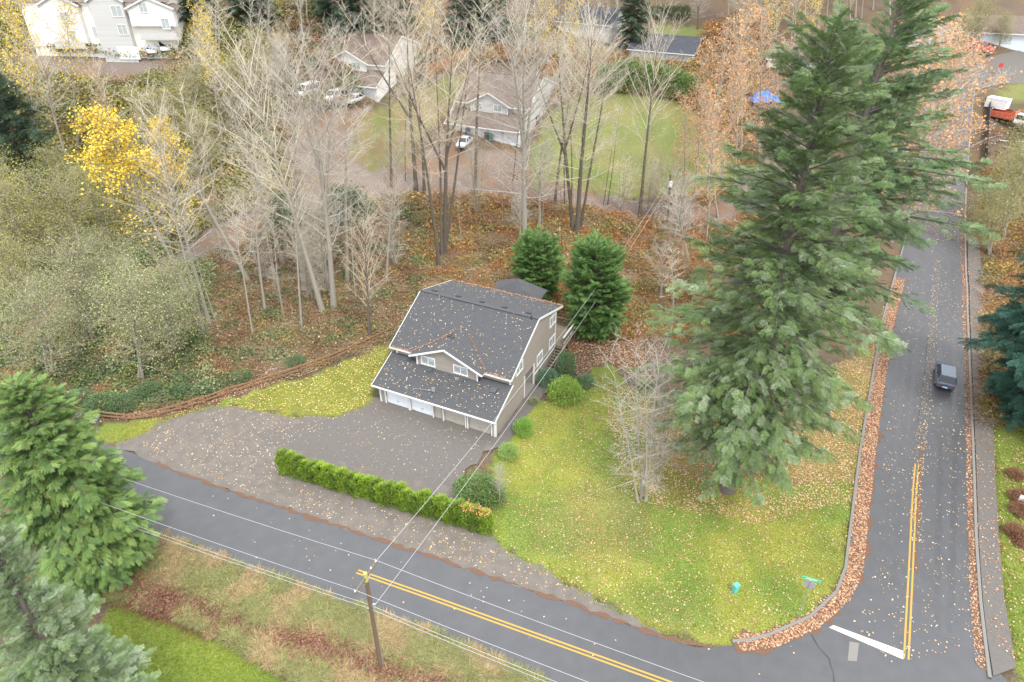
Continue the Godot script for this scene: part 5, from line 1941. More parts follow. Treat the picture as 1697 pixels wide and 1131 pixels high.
# ---------------------------------------------------------------- planting
func make_shapes() -> void:
	shapes.fallen_leaf = leaf_shape()
	shapes.turf = turf_shape(31)
	shapes.fir_spray = spray_fir(11)
	shapes.cedar_spray = spray_cedar(12)
	shapes.alder_a = bare_shape(101, {"thin": 0.8, "start": 0.40, "reach": 4.6, "branches": 36, "radius": 0.22})
	shapes.alder_b = bare_shape(102, {"thin": 0.8, "start": 0.42, "reach": 5.0, "fork": 0.42, "branches": 28, "radius": 0.25})
	shapes.alder_c = bare_shape(103, {"thin": 0.8, "start": 0.48, "reach": 3.8, "branches": 32, "radius": 0.19, "rise0": 0.3})
	shapes.vase = bare_shape(104, {"thin": 0.8, "start": 0.38, "reach": 6.5, "branches": 34, "radius": 0.26, "rise0": 0.8, "rise1": 2.0, "shape": 0.8})
	shapes.broad = bare_shape(105, {"thin": 0.8, "start": 0.28, "reach": 6.8, "branches": 46, "radius": 0.30, "fork": 0.45, "rise0": 0.15})
	shapes.small = bare_shape(106, {"high": 9.0, "start": 0.30, "reach": 3.6, "branches": 34, "radius": 0.17, "rise0": 0.7, "rise1": 1.6})
	shapes.multi = bare_shape(107, {"high": 14.0, "stems": 5, "start": 0.12, "reach": 2.6, "branches": 24, "radius": 0.085, "rise0": 0.1, "rise1": 1.0, "lift": 0.0, "thin": 0.6})
	shapes.slim = bare_shape(108, {"start": 0.55, "reach": 1.8, "branches": 22, "radius": 0.12})
	shapes.golden = bare_shape(109, {"start": 0.40, "reach": 4.6, "branches": 44, "radius": 0.22, "leaves": 7800, "leaf": 0.22, "leaf_low": 0.62, "leaf_spread": 0.45})
	shapes.orange = bare_shape(110, {"start": 0.25, "reach": 4.0, "branches": 46, "radius": 0.18, "leaves": 1000, "leaf": 0.22, "leaf_spread": 0.35, "rise0": 0.9, "rise1": 2.0})
	shapes.leafy = bare_shape(111, {"high": 12.0, "stems": 3, "start": 0.18, "reach": 3.6, "branches": 24, "radius": 0.12, "leaves": 6000, "leaf": 0.11, "leaf_spread": 1.0})
	shapes.leafy_b = bare_shape(121, {"high": 12.0, "stems": 4, "start": 0.12, "reach": 4.6, "branches": 20, "radius": 0.10, "leaves": 5600, "leaf": 0.11, "leaf_spread": 1.1, "rise0": 0.3, "rise1": 1.0})
	shapes.gold_thin = bare_shape(122, {"start": 0.40, "reach": 4.0, "branches": 44, "radius": 0.20, "leaves": 1500, "leaf": 0.22, "leaf_low": 0.5, "leaf_spread": 0.5})
	shapes.maple = bare_shape(112, {"high": 18.0, "start": 0.22, "reach": 7.0, "branches": 50, "radius": 0.25, "leaves": 2300, "leaf": 0.24, "leaf_spread": 0.4, "rise0": 0.3})
	for i in 3:
		shapes["bush%d" % i] = bush_shape(200 + i, 3800, 0.085)
		shapes["column%d" % i] = column_shape(220 + i, 2600)
		shapes["bramble%d" % i] = bramble_shape(240 + i, 34, 110)
		shapes["clump%d" % i] = bramble_shape(260 + i, 6, 260, 0.14)
		shapes["tangle%d" % i] = bramble_shape(280 + i, 90, 14)
		shapes["tuft%d" % i] = tuft_shape(300 + i, 70)

func bush(called: String, label: String, px: Array, r: float, h: float, colour: Array, group := "", k := 0) -> void:
	var base := gp(px[0], px[1])
	var o := thing(called, label, "shrub", base, px[0] * 0.37, group)
	o.scale = Vector3(r, h / 2.0, r)
	var key := "shrub_%.3f_%.3f_%.3f" % colour
	if not M.has(key):
		var m := plain(key, colour[0], colour[1], colour[2], 0.7)
		m.backlight_enabled = true
		m.backlight = Color(0.3, 0.3, 0.3)
		m.metallic_specular = 0.3
		M[key] = m
	part("foliage", shapes["bush%d" % (k % 3)], M[key], o)

func make_trees() -> void:
	# conifers
	var firs := [Color(0.165, 0.25, 0.095), Color(0.135, 0.21, 0.08), Color(0.20, 0.275, 0.135), Color(0.265, 0.33, 0.205), Color(0.185, 0.265, 0.095)]
	var b := gp(1205, 812)
	conifer("douglas_fir", "tall grey-green fir standing on the leafy corner lawn", b, over(b, 1398, 15), {"seed": 5, "fan": 0.6, "ragged": 0.75, "radius": 6.3, "colours": firs, "trunk": 0.55, "start": 0.15, "belly": 0.30, "step": 0.46, "whorl": 4, "spacing": 0.46, "spray": 0.85, "point": 0.72, "gaps": 0.10, "sag": 0.40})
	b = gp(1316, 622)
	conifer("douglas_fir", "tallest fir with long bare leaning trunk beside the side road", b, over(b, 1512, -60), {"seed": 8, "fan": 0.5, "ragged": 0.75, "radius": 8.2, "colours": [Color(0.17, 0.265, 0.11), Color(0.135, 0.22, 0.095), Color(0.215, 0.295, 0.16)], "trunk": 0.62, "start": 0.22, "belly": 0.35, "step": 0.46, "whorl": 5, "side": Vector3(0.9, 0, -0.3), "spacing": 0.5, "spray": 0.95, "gaps": 0.25, "sag": 0.45, "low_rise": 0.05, "sway": 1.2})
	b = gp(172, 945)
	conifer("cedar_tree", "bright green feathery conifer overhanging the lower road", b, over(b, 22, 640), {"seed": 15, "fan": 0.5, "kind": "cedar_spray", "radius": 4.5, "colours": [Color(0.195, 0.30, 0.08), Color(0.15, 0.25, 0.07), Color(0.255, 0.36, 0.12), Color(0.125, 0.22, 0.08)], "trunk": 0.4, "start": 0.03, "belly": 0.30, "step": 0.38, "whorl": 6, "spacing": 0.42, "spray": 0.7, "sag": 0.45, "hang": 1.2, "point": 0.7})
	b = gp(218, 1300)
	conifer("fir_tree", "pale grey-green fir whose crown rises below the camera", b, over(b, -42, 868), {"seed": 23, "fan": 0.4, "radius": 2.6, "gaps": 0.25, "colours": [Color(0.22, 0.305, 0.15), Color(0.30, 0.375, 0.24), Color(0.18, 0.26, 0.11)], "trunk": 0.35, "start": 0.05, "belly": 0.25, "step": 0.36, "whorl": 6, "spacing": 0.42, "spray": 0.62, "sag": 0.22, "point": 0.8})
	b = gp(1738, 690)
	conifer("blue_spruce", "dark blue-green spruce leaning over the sidewalk", b, over(b, 1950, 120), {"seed": 31, "fan": 0.5, "radius": 6.5, "colours": [Color(0.065, 0.16, 0.115), Color(0.09, 0.20, 0.15), Color(0.05, 0.125, 0.09)], "trunk": 0.35, "start": 0.03, "belly": 0.25, "step": 0.45, "whorl": 6, "spray": 1.15, "sag": 0.40, "hang": 1.2})
	var dense := {"seed": 41, "kind": "cedar_spray", "colours": [Color(0.135, 0.25, 0.065), Color(0.105, 0.205, 0.06), Color(0.175, 0.295, 0.095)], "trunk": 0.22, "start": 0.02, "belly": 0.3, "step": 0.24, "whorl": 10, "spray": 0.66, "sag": 0.10, "top_rise": 1.5, "low_rise": 0.3, "point": 0.5, "bare": 0.5, "spacing": 0.30, "hang": 0.8}
	b = gp(988, 552)
	dense.radius = 3.3
	conifer("cypress_tree", "full egg-shaped dark green conifer beside the deck", b, over(b, 984, 418), dense)
	b = gp(892, 492)
	dense.radius = 2.9
	dense.seed = 43
	conifer("cypress_tree", "dark green conical conifer just behind the house roof", b, over(b, 888, 405), dense)
	var back := {"colours": [Color(0.075, 0.125, 0.075), Color(0.06, 0.10, 0.06), Color(0.095, 0.145, 0.09)], "trunk": 0.3, "start": 0.04, "belly": 0.2, "step": 0.75, "whorl": 5, "spray": 1.7, "sag": 0.3, "group": "dark evergreens far behind"}
	for q in [[55, 320, -10, 130, 5.5], [600, 60, 590, -90, 4.0], [560, 55, 545, -80, 3.6], [775, 75, 772, -110, 3.8], [1052, 85, 1050, -60, 2.6], [810, 60, 812, -90, 3.2], [650, 45, 645, -100, 3.6], [420, 40, 395, -90, 3.6], [330, 45, 300, -80, 3.2]]:
		b = gp(q[0], q[1])
		back.radius = q[4]
		back.seed = int(q[0]) + 3
		conifer("spruce_tree", "dark evergreen standing far behind the bare woods" if q[0] != 55 else "broad blue-black evergreen beneath the yellow-leaved tree", b, over(b, q[2], q[3]), back)
	# bare trees: base pixel, tip pixel
	var g := "bare trees in the woods behind the house"
	for q in [
		["alder_c", 339, 557, 262, 190, 0.9], ["alder_a", 349, 544, 222, 150, 0.9], ["slim", 359, 537, 290, 300, 1.0], ["alder_b", 412, 467, 235, 80, 1.0], ["vase", 535, 519, 372, 20, 1.0],
		["broad", 553, 515, 535, 10, 0.9], ["alder_a", 505, 485, 430, 40, 1.1], ["alder_b", 470, 440, 380, 60, 1.1], ["slim", 379, 380, 355, 230, 1.0], ["slim", 342, 392, 322, 255, 1.0],
		["alder_c", 575, 470, 560, 30, 1.1]]:
		plant_tree(q[0], "bare_tree", "pale leafless tree in the dense thicket left of the taupe house".replace(" left of", " beyond"), g, q.slice(1, 5), q[5], "bark_pale")
	for q in [["alder_c", 300, 470, 215, 200, 0.8], ["slim", 285, 505, 215, 260, 1.2], ["alder_a", 440, 520, 380, 210, 0.9], ["slim", 470, 530, 440, 300, 1.3], ["alder_c", 420, 560, 370, 300, 0.9], ["slim", 455, 470, 405, 200, 1.3], ["alder_c", 500, 545, 470, 260, 0.9], ["slim", 590, 500, 585, 280, 1.2], ["alder_a", 640, 470, 640, 180, 0.9], ["slim", 660, 430, 660, 230, 1.2], ["alder_c", 385, 430, 320, 160, 0.9], ["slim", 250, 420, 200, 230, 1.2], ["alder_b", 120, 300, 60, 20, 0.9], ["alder_a", 215, 330, 160, 60, 0.8]]:
		plant_tree(q[0], "leaning_tree", "thin leaning pale trunk at the near edge of the thicket", "leaning trunks in the thicket", q.slice(1, 5), q[5], "bark_pale")
	for q in [["alder_a", 728, 445, 690, 10, 0.9], ["alder_b", 736, 424, 728, -30, 1.0], ["alder_c", 739, 408, 792, 40, 1.0], ["alder_c", 733, 430, 715, 20, 0.9]]:
		plant_tree(q[0], "bare_tree", "slender leafless trunk in the tight cluster behind the roof", "trunk cluster behind the roof", q.slice(1, 5), q[5])
	for q in [["alder_b", 690, 318, 658, -60, 1.1], ["alder_a", 703, 318, 700, -40, 0.9], ["alder_a", 649, 310, 622, -30, 0.9], ["alder_c", 786, 322, 802, -70, 1.1], ["slim", 672, 300, 668, 120, 1.2], ["slim", 850, 300, 862, 100, 1.2]]:
		plant_tree(q[0], "bare_tree", "dark-trunked leafless tree on the leafy lane before the grey house", "trees along the lane", q.slice(1, 5), q[5])
	plant_tree("broad", "alder_tree", "big pale spreading alder rising behind the dark conical conifer", "", [870, 432, 868, -40], 1.0, "bark_pale")
	for q in [["alder_a", 919, 339, 940, 30, 0.9], ["slim", 936, 347, 946, 90, 1.2], ["slim", 946, 363, 945, 110, 1.2], ["broad", 956, 391, 972, -10, 1.0], ["alder_c", 961, 383, 1012, 30, 1.0], ["slim", 1007, 339, 1037, 150, 1.0], ["slim", 1000, 340, 1018, 180, 1.0], ["slim", 931, 424, 930, 250, 1.0], ["alder_b", 950, 385, 935, -10, 1.0]]:
		plant_tree(q[0], "bare_tree", "leafless tree with dark trunk between the lane and the far lawn", "trees before the far lawn", q.slice(1, 5), q[5])
	plant_tree("vase", "bare_tree", "lone leafless tree with vase-shaped crown on the far lawn's edge", "", [1060, 359, 1102, -10], 0.85)
	plant_tree("small", "fruit_tree", "low spreading leafless tree with dark trunk beside the rail fence", "", [613, 562, 604, 375], 0.75, "bark", "twig_pale")
	plant_tree("multi", "birch_tree", "many-stemmed leafless grey tree on the leafy lawn", "", [1066, 832, 1066, 562], 1.0, "bark_pale", "twig_grey")
	plant_tree("multi", "birch_tree", "smaller leafless grey clump behind the many-stemmed tree", "", [1088, 800, 1098, 600], 0.7, "bark_pale", "twig_grey")
	plant_tree("slim", "dead_tree", "dead white pole-like trunk rising from brown brush", "", [1107, 576, 1118, 380], 2.2, "bark_pale", "twig_pale")
	plant_tree("small", "bare_tree", "fan of pale twigs arching over the brown brush", "", [1095, 500, 1100, 410], 1.3, "bark_pale", "twig_pale")
	plant_tree("small", "bare_tree", "crooked pale tree leaning along the gravel lane", "", [1140, 430, 1120, 330], 1.5, "bark_pale", "twig_pale")
	# yellow and orange leaves
	plant_tree("golden", "golden_tree", "pale-stemmed tree with a bright yellow crown in the woods", "", [318, 500, 158, 128], 1.15, "bark_pale", "twig_pale", "leaf_gold")
	plant_tree("golden", "golden_tree", "pale tree holding a few yellow leaves behind the yellow crown", "", [330, 480, 232, 160], 0.8, "bark_pale", "twig_pale", "leaf_gold")
	for q in [[80, 300, 30, -10], [60, 250, 10, -40], [370, 250, 352, 10], [350, 160, 330, -30], [705, 160, 712, -50], [880, 190, 900, -70], [925, 180, 945, -40], [20, 370, -20, 250], [130, 260, 100, -30], [1330, 150, 1345, -70], [1290, 160, 1300, -80]]:
		plant_tree("gold_thin", "golden_tree", "thin tree with sparse yellow leaves at its top", "trees with sparse yellow tops", q, 0.8, "bark_pale", "twig_pale", "leaf_gold")
	for q in [[1150, 335, 1160, 40], [1172, 322, 1190, 0], [1196, 300, 1215, -10], [1228, 262, 1250, -30], [1258, 250, 1285, -20], [1170, 402, 1185, 150], [1215, 330, 1240, 60], [1190, 360, 1165, 110], [1250, 300, 1290, 40], [170, 230, 150, 90], [1135, 360, 1150, 130], [1100, 420, 1112, 345], [1145, 470, 1135, 380]]:
		plant_tree("orange", "orange_tree", "slender upright tree with sparse orange leaves beside the far lawn" if q[0] > 900 else "small orange-leaved tree below the apartment block", "orange trees by the far lawn" if q[0] > 900 else "", q, 1.0, "bark_pale", "twig_pale", "leaf_orange")
	for q in [[1490, 330, 1570, 70], [1478, 400, 1560, 190], [1500, 260, 1560, 40], [1512, 220, 1590, 60]]:
		plant_tree("maple", "maple_tree", "orange-leaved maple reaching over the side road behind the firs", "maples along the side road", q, 1.1, "bark_pale", "twig_pale", "leaf_orange")
	# green and olive foliage
	for q in [[232, 634, 205, 440, "leaf_sage", 1.2], [150, 570, 105, 400, "leaf_sage", 1.1], [285, 590, 258, 430, "leaf_sage", 1.1], [85, 630, 40, 470, "leaf_sage", 1.2], [200, 540, 160, 390, "leaf_sage", 1.0]]:
		plant_tree("leafy_b" if q[0] != 232 else "leafy", "willow_tree", "pale sage-green leafy tree in the brush behind the mailboxes", "sage-green trees", q, q[5], "bark_pale", "twig_olive", q[4])
	for q in [[60, 460, 10, 290, 1.3], [130, 440, 90, 290, 1.2], [20, 420, -40, 250, 1.3], [180, 400, 140, 270, 1.2], [40, 520, -10, 390, 1.3], [330, 240, 305, 110, 1.3], [380, 220, 360, 100, 1.3], [270, 260, 240, 150, 1.2], [345, 300, 325, 180, 1.2], [410, 190, 395, 90, 1.2], [120, 350, 80, 240, 1.3], [440, 150, 425, 50, 1.2], [-30, 470, -100, 330, 1.3]]:
		plant_tree("leafy" if int(q[0]) % 20 < 10 else "leafy_b", "alder_thicket", "olive-green leafy tree filling the hillside woods", "olive trees on the hillside", q, q[4], "bark_pale", "twig_olive", "leaf_olive")
	for q in [[1665, 395, 1690, 245], [1640, 420, 1655, 300], [1690, 330, 1725, 190]]:
		plant_tree("leafy", "young_tree", "yellow-green leafy tree behind the sidewalk above the spruce", "yellow-green trees by the sidewalk", q, 1.2, "bark_pale", "twig_olive", "leaf_lime")
	for q in [[1655, 80, 1668, 20], [1622, 72, 1632, -5], [1590, 88, 1600, 20]]:
		plant_tree("leafy", "garden_tree", "green garden tree before the pale blue house", "trees before the blue house", q, 1.2, "bark_pale", "twig_olive", "leaf_lime")
	plant_tree("broad", "bare_tree", "rounded leafless garden tree on the far green slope", "", [1156, 48, 1158, -20], 1.6, "bark", "twig_grey")
	rng.seed = 515
	for i in 44:
		var u := rf(360, 720) if i < 28 else rf(740, 1130)
		var v := rf(360, 540) if i < 28 else rf(345, 430)
		if i < 28 and v > 700 - u * 0.35:
			continue
		plant_tree(["small", "slim", "multi"][i % 3], "sapling", "thin pale sapling rising out of the brambles", "saplings in the brambles", [u, v, u + (u - 848.0) * 0.06, v - rf(60, 150)], rf(0.8, 1.5), "bark_pale")
	# far bare woods closing the top of the picture
	rng.seed = 909
	for i in 80:
		var u := rf(-40, 1480)
		var v := rf(60, 235) if u < 480 else rf(10, 110)
		if (u > 50 and u < 330 and v > 60 and v < 200) or (u > 1000 and u < 1200 and v > 28):
			continue
		plant_tree(["alder_a", "alder_b", "alder_c", "vase", "broad"][i % 5], "distant_tree", "leafless tree in the far woods along the top of the slope", "far bare woods", [u, v, u * 1.02 - 20.0, v - rf(120, 210)], 1.0, "bark_pale")

func make_shrubs() -> void:
	bush("shrub", "tall grey-green shrub against the deck stairs", [938, 622], 1.1, 3.0, [0.12, 0.205, 0.09])
	bush("shrub", "low blue-green shrub between porch and stairs", [908, 634], 1.25, 1.5, [0.11, 0.195, 0.12], "", 1)
	bush("shrub", "large bright green rounded shrub by the path", [936, 661], 1.75, 2.3, [0.20, 0.31, 0.055], "", 2)
	bush("shrub", "small dusty green shrub at the lawn edge", [969, 638], 1.0, 1.2, [0.14, 0.22, 0.11], "", 1)
	bush("shrub", "clipped bright green ball beside the house path", [867, 719], 0.95, 1.75, [0.17, 0.33, 0.055])
	bush("shrub", "smaller lime-green ball at the forecourt corner", [843, 757], 0.95, 1.45, [0.24, 0.36, 0.10], "", 1)
	bush("shrub", "low straggly shrub at the porch step", [885, 668], 0.55, 0.6, [0.22, 0.25, 0.12], "", 2)
	bush("juniper", "dark spreading juniper at the end of the hedge", [790, 826], 1.9, 2.2, [0.12, 0.20, 0.06], "", 0)
	bush("juniper", "lower juniper spilling out behind the hedge end", [816, 830], 1.3, 1.6, [0.15, 0.21, 0.07], "", 2)
	plant_tree("small", "dead_shrub", "leafless grey shrub beside the dark juniper", "", [828, 838, 828, 775], 0.7, "bark_pale", "twig_grey")
	# the hedge: one shrub after another
	var a := gp(474, 782)
	var z := gp(803, 880)
	var n := 26
	rng.seed = 55
	for i in n:
		var t := float(i) / (n - 1)
		var p := a.lerp(z, t) + Vector3(rf(-0.08, 0.08), 0, rf(-0.1, 0.1))
		var o := thing("hedge_shrub", "bright green clipped arborvitae in the hedge row" if i > 1 and i < n - 2 else ("browned arborvitae ending the hedge by the gravel drive" if i <= 1 else "orange-tipped arborvitae ending the hedge by the juniper"), "shrub", p, rf(0, TAU), "arborvitae hedge" if i > 1 and i < n - 2 else ("hedge end by the drive" if i <= 1 else "hedge end by the juniper"))
		var hh := 2.4 * rf(0.86, 1.08) * (1.22 if i == 0 else 1.0)
		o.scale = Vector3(2.05 * rf(0.95, 1.1), hh, 2.05 * rf(0.95, 1.1))
		var k := rf(0.78, 1.15)
		var c := [0.235 * k, 0.35 * k, 0.05]
		var key := "hedge_%d" % (i % 5)
		if not M.has(key):
			var m := plain(key, c[0], c[1], c[2], 0.7)
			m.backlight_enabled = true
			m.backlight = Color(0.3, 0.3, 0.3)
			m.metallic_specular = 0.3
		part("foliage", shapes["column%d" % (i % 3)], M[key], o)
		if i == 0 or i >= n - 3:
			var br := Shape.new()
			for j in 110:
				var q := Vector3(rf(-0.22, 0.22), rf(0.86, 1.02), rf(-0.22, 0.22))
				br.leaf(q, Vector3(rf(-1, 1), rf(0.2, 1), rf(-1, 1)).normalized() * 0.07, Vector3(rf(-1, 1), 0, rf(-1, 1)).normalized() * 0.02)
			part("browned_tips", br, M.leaf_orange if i > 0 else M.timber, o)
	# green screens and evergreen shrubs among the trees
	for q in [[1005, 150, 2.6, 5.0], [1030, 148, 2.6, 5.6], [1058, 150, 2.6, 5.8], [1086, 153, 2.6, 5.6], [1112, 158, 2.6, 5.2], [1135, 162, 2.2, 4.6]]:
		bush("evergreen_screen", "dense green evergreen in the screen behind the far lawn", [q[0], q[1]], q[2], q[3], [0.14, 0.22, 0.065], "evergreen screen")
	for q in [[585, 372, 3.0, 6.0], [560, 360, 2.4, 5.0], [480, 372, 2.6, 5.5], [495, 395, 2.2, 4.5]]:
		bush("holly", "dark glossy evergreen half hidden by pale twigs", [q[0], q[1]], q[2], q[3], [0.085, 0.14, 0.065], "dark evergreens in the thicket", 1)
	for q in [[135, 672, 1.6, 1.4], [170, 680, 1.8, 1.6], [205, 676, 1.5, 1.3], [490, 606, 1.2, 1.1], [340, 650, 1.3, 1.0], [300, 655, 1.2, 1.0], [245, 655, 1.5, 1.2], [400, 630, 1.2, 0.9]]:
		bush("laurel", "low dark green shrub behind the rail fence", [q[0], q[1]], q[2], q[3], [0.10, 0.165, 0.075], "shrubs behind the fence", 2)
	for q in [[1682, 790, 0.8, 0.7], [1694, 830, 1.1, 0.9], [1682, 885, 0.9, 0.8], [1697, 900, 1.0, 0.8], [1690, 850, 0.9, 0.8]]:
		bush("barberry", "reddish-brown low shrub on the verge by the sidewalk", [q[0], q[1]], q[2], q[3], [0.20, 0.095, 0.06], "reddish shrubs on the verge", 1)
	for i in 6:
		bush("thuja", "small clipped evergreen along the far white fence", [1075 + i * 12.0, 30.0], 1.1, 2.6, [0.09, 0.12, 0.06], "far clipped evergreens", i)

func brush_colour(u: float, v: float) -> Array:   # [colour, family]
	var r := rng.randf()
	var c := Color(0.33, 0.19, 0.10)
	var f := "bramble"
	if u < 330 and v > 560:
		if r < 0.45: return [Color(0.11, 0.17, 0.075), "clump"]
		if r < 0.60: return [Color(0.25, 0.26, 0.08), "clump"]
		if r < 0.8: return [Color(0.36, 0.20, 0.12), "bramble"]
		return [Color(0.40, 0.31, 0.22), "tangle"]
	if u < 350 and v > 400:
		if r < 0.65: return [Color(0.26, 0.28, 0.14), "clump"]
		if r < 0.85: return [Color(0.18, 0.22, 0.10), "clump"]
		return [Color(0.38, 0.24, 0.12), "bramble"]
	if u < 460 and v < 400:
		if r < 0.6: return [Color(0.23, 0.235, 0.09), "clump"]
		if r < 0.75: return [Color(0.36, 0.30, 0.08), "clump"]
		return [Color(0.32, 0.22, 0.13), "bramble"]
	if u < 700:
		if r < 0.30: return [Color(0.27, 0.155, 0.095), "bramble"]
		if r < 0.62: return [Color(0.38, 0.31, 0.235), "tangle"]
		if r < 0.80: return [Color(0.23, 0.215, 0.10), "bramble"]
		if r < 0.88: return [Color(0.38, 0.26, 0.10), "bramble"]
		return [Color(0.14, 0.18, 0.08), "clump"]
	if r < 0.30: return [Color(0.40, 0.21, 0.08), "bramble"]
	if r < 0.46: return [Color(0.32, 0.155, 0.08), "bramble"]
	if r < 0.60: return [Color(0.40, 0.29, 0.09), "bramble"]
	if r < 0.72: return [Color(0.24, 0.22, 0.09), "clump"]
	return [Color(0.38, 0.305, 0.225), "tangle"]

func make_undergrowth() -> void:
	rng.seed = 4242
	var where := {}
	var cols := {}
	var house_poly := PackedVector2Array()
	var fr := gp(821.5, 724.5)
	var turn := Basis(Vector3.UP, deg_to_rad(-25.0))
	for q in [hv(-14.5, 0, -1.0), hv(3.0, 0, -1.0), hv(3.0, 0, 20.5), hv(-14.5, 0, 20.5)]:
		var p: Vector3 = fr + turn * q
		house_poly.append(Vector2(p.x, p.z))
	var n := 0
	var tries := 0
	while n < 9000 and tries < 90000:
		tries += 1
		var z := -rf(38.0, 150.0)
		var x := rf(-95.0, 115.0)
		if z < -80.0 and rng.randf() < 0.55:
			continue
		if kind_at(x, z, 0.6) != "brush" or Geometry2D.is_point_in_polygon(Vector2(x, z), house_poly):
			continue
		var p := Vector3(x, lift(x, z) - 0.05, z)
		var px := to_px(p)
		if px.x < -30 or (px.x > 1250 and px.x < 1636) or px.x > 1730 or px.y > 700 or px.y < 5 or (px.x > 150 and px.x < 1636 and px.y > 560 and px.y > 705 - (px.x - 150) * 0.27):
			continue
		if px.y > 672 and px.x > 100 and px.x < 1636 or (px.x > 1120 and px.x < 1636 and px.y > 590):
			continue
		if px.x > 1636 and px.y < 285:
			continue
		if px.x > 600 and px.x < 905 and px.y < 330 and px.y > 100:
			continue
		var cf := brush_colour(px.x, px.y)
		var key: String = cf[1] + str(rng.randi() % 3)
		if not where.has(key):
			where[key] = []
			cols[key] = []
		var k := rf(0.8, 1.7) * (1.0 + 0.6 * smoothstep(-80.0, -110.0, z))
		where[key].append(Transform3D(Basis(Vector3.UP, rf(0, TAU)).scaled(Vector3(k, k * rf(0.7, 1.25), k)), p))
		var v := rf(0.75, 1.25)
		cols[key].append(Color(cf[0].r * v, cf[0].g * v, cf[0].b * v))
		n += 1
	for key in where:
		var label: String = {"bramble": "rust-brown bramble thicket covering the slope behind the house", "clump": "green leafy ground cover spreading under the woods", "tangle": "tangle of pale bare twigs among the brambles"}[key.left(-1)]
		tag(copies({"bramble": "bramble_undergrowth", "clump": "leafy_undergrowth", "tangle": "twig_undergrowth"}[key.left(-1)], shapes[key], M.leaves, where[key], cols[key]), label, "undergrowth", "undergrowth", "stuff")
	# the strip of wild grass between the lower road and the near lawn
	where = {}
	cols = {}
	n = 0
	tries = 0
	while n < 4200 and tries < 40000:
		tries += 1
		var q := gp(rf(150, 900), rf(890, 1200))
		if kind_at(q.x, q.z, 0.3) != "wild":
			continue
		var m := wob.get_noise_2d(q.x * 4.0, q.z * 4.0)
		var band := wob.get_noise_2d(q.x * 3.0 + 200.0, q.z * 3.0)
		var px := to_px(q)
		var line := 1013.0 + (px.x - 330.0) * 0.335
		var c := Color(0.34, 0.25, 0.13)
		var key := "tuft"
		if absf(px.y - line) < 14.0 + band * 14.0 and rng.randf() < 0.9:
			c = Color(0.23, 0.12, 0.08)
			key = "bramble"
		elif m > -0.05:
			c = Color(0.22, 0.225, 0.09)
		elif rng.randf() < 0.3:
			c = Color(0.30, 0.25, 0.13)
		key += str(rng.randi() % 3)
		if not where.has(key):
			where[key] = []
			cols[key] = []
		var k := rf(0.6, 1.15) * (0.95 if key.begins_with("bramble") else 0.85)
		where[key].append(Transform3D(Basis(Vector3.UP, rf(0, TAU)).scaled(Vector3(k * 1.3, k * 0.8, k * 1.3)), q - Vector3.UP * 0.03))
		var v := rf(0.75, 1.25)
		cols[key].append(Color(c.r * v, c.g * v, c.b * v))
		n += 1
	for key in where:
		tag(copies("wild_grass" if key.begins_with("tuft") else "red_bramble", shapes[key], M.leaves, where[key], cols[key]), "dry straw and green grass tufts along the lower road" if key.begins_with("tuft") else "dark red bramble band behind the roadside grass", "grass" if key.begins_with("tuft") else "bramble", "roadside growth", "stuff")

func make_turf() -> void:
	rng.seed = 808
	var where := []
	var cols := []
	var areas := [[world_poly([845, 760, 905, 662, 985, 618, 1040, 645, 1100, 662, 1300, 640, 1425, 600, 1425, 750, 1410, 868, 1399, 942, 1342, 1018, 1213, 1056, 1100, 1046, 1000, 994, 917, 950, 818, 885]), 9000, "lawn"], [world_poly([200, 706, 300, 690, 385, 664, 505, 629, 620, 580, 648, 566, 620, 640, 600, 672, 559, 685, 440, 679, 356, 671, 295, 685, 225, 722, 187, 732, 150, 722]), 2200, "moss"], [world_poly([150, 1090, 185, 1005, 280, 1015, 340, 1055, 420, 1095, 480, 1131, 470, 1180, 200, 1180]), 2400, "bright"], [world_poly([1650, 760, 1700, 700, 1720, 1000, 1700, 1120, 1668, 1000]), 900, "bright"]]
	var edges := [[[187, 736, 225, 726, 259, 706, 295, 689, 356, 675, 392, 675, 440, 683, 492, 692, 559, 689, 600, 676, 622, 662], "moss"], [[838, 732, 815, 768, 812, 840, 808, 886, 850, 920, 917, 953, 950, 974, 1000, 999, 1050, 1025, 1100, 1051, 1150, 1066], "lawn"], [[1386, 982, 1399, 942, 1408, 868, 1423, 750, 1441, 642], "lawn"], [[1649, 700, 1652, 780, 1658, 900, 1668, 1000, 1686, 1100], "bright"]]
	for e in areas:
		var lo: Vector2 = e[0][0]
		var hi: Vector2 = e[0][0]
		for p in e[0]:
			lo = lo.min(p)
			hi = hi.max(p)
		var n := 0
		while n < e[1]:
			var q := Vector2(rf(lo.x, hi.x), rf(lo.y, hi.y))
			if Geometry2D.is_point_in_polygon(q, e[0]):
				n += 1
				turf_at(where, cols, q, e[2], rf(0.14, 0.30))
	for e in edges:
		for q in ragged(world_poly(e[0]), 0.12, 0.0, false):
			turf_at(where, cols, q + Vector2(rf(-0.3, 0.3), rf(-0.3, 0.3)), e[1], rf(0.2, 0.42))
	tag(copies("lawn_grass", shapes.turf, M.leaves, where, cols), "short yellow-green grass tufts standing in the lawns and along their edges", "grass", "", "stuff")

func turf_at(where: Array, cols: Array, q: Vector2, kind: String, k: float) -> void:
	where.append(Transform3D(Basis(Vector3.UP, rf(0, TAU)).scaled(Vector3(k, k * 0.6, k)), Vector3(q.x, lift(q.x, q.y), q.y)))
	var c := cover_colour(kind, q.x, q.y)
	var v := rf(0.85, 1.2)
	cols.append(Color(c.r * v, c.g * v, c.b * v))

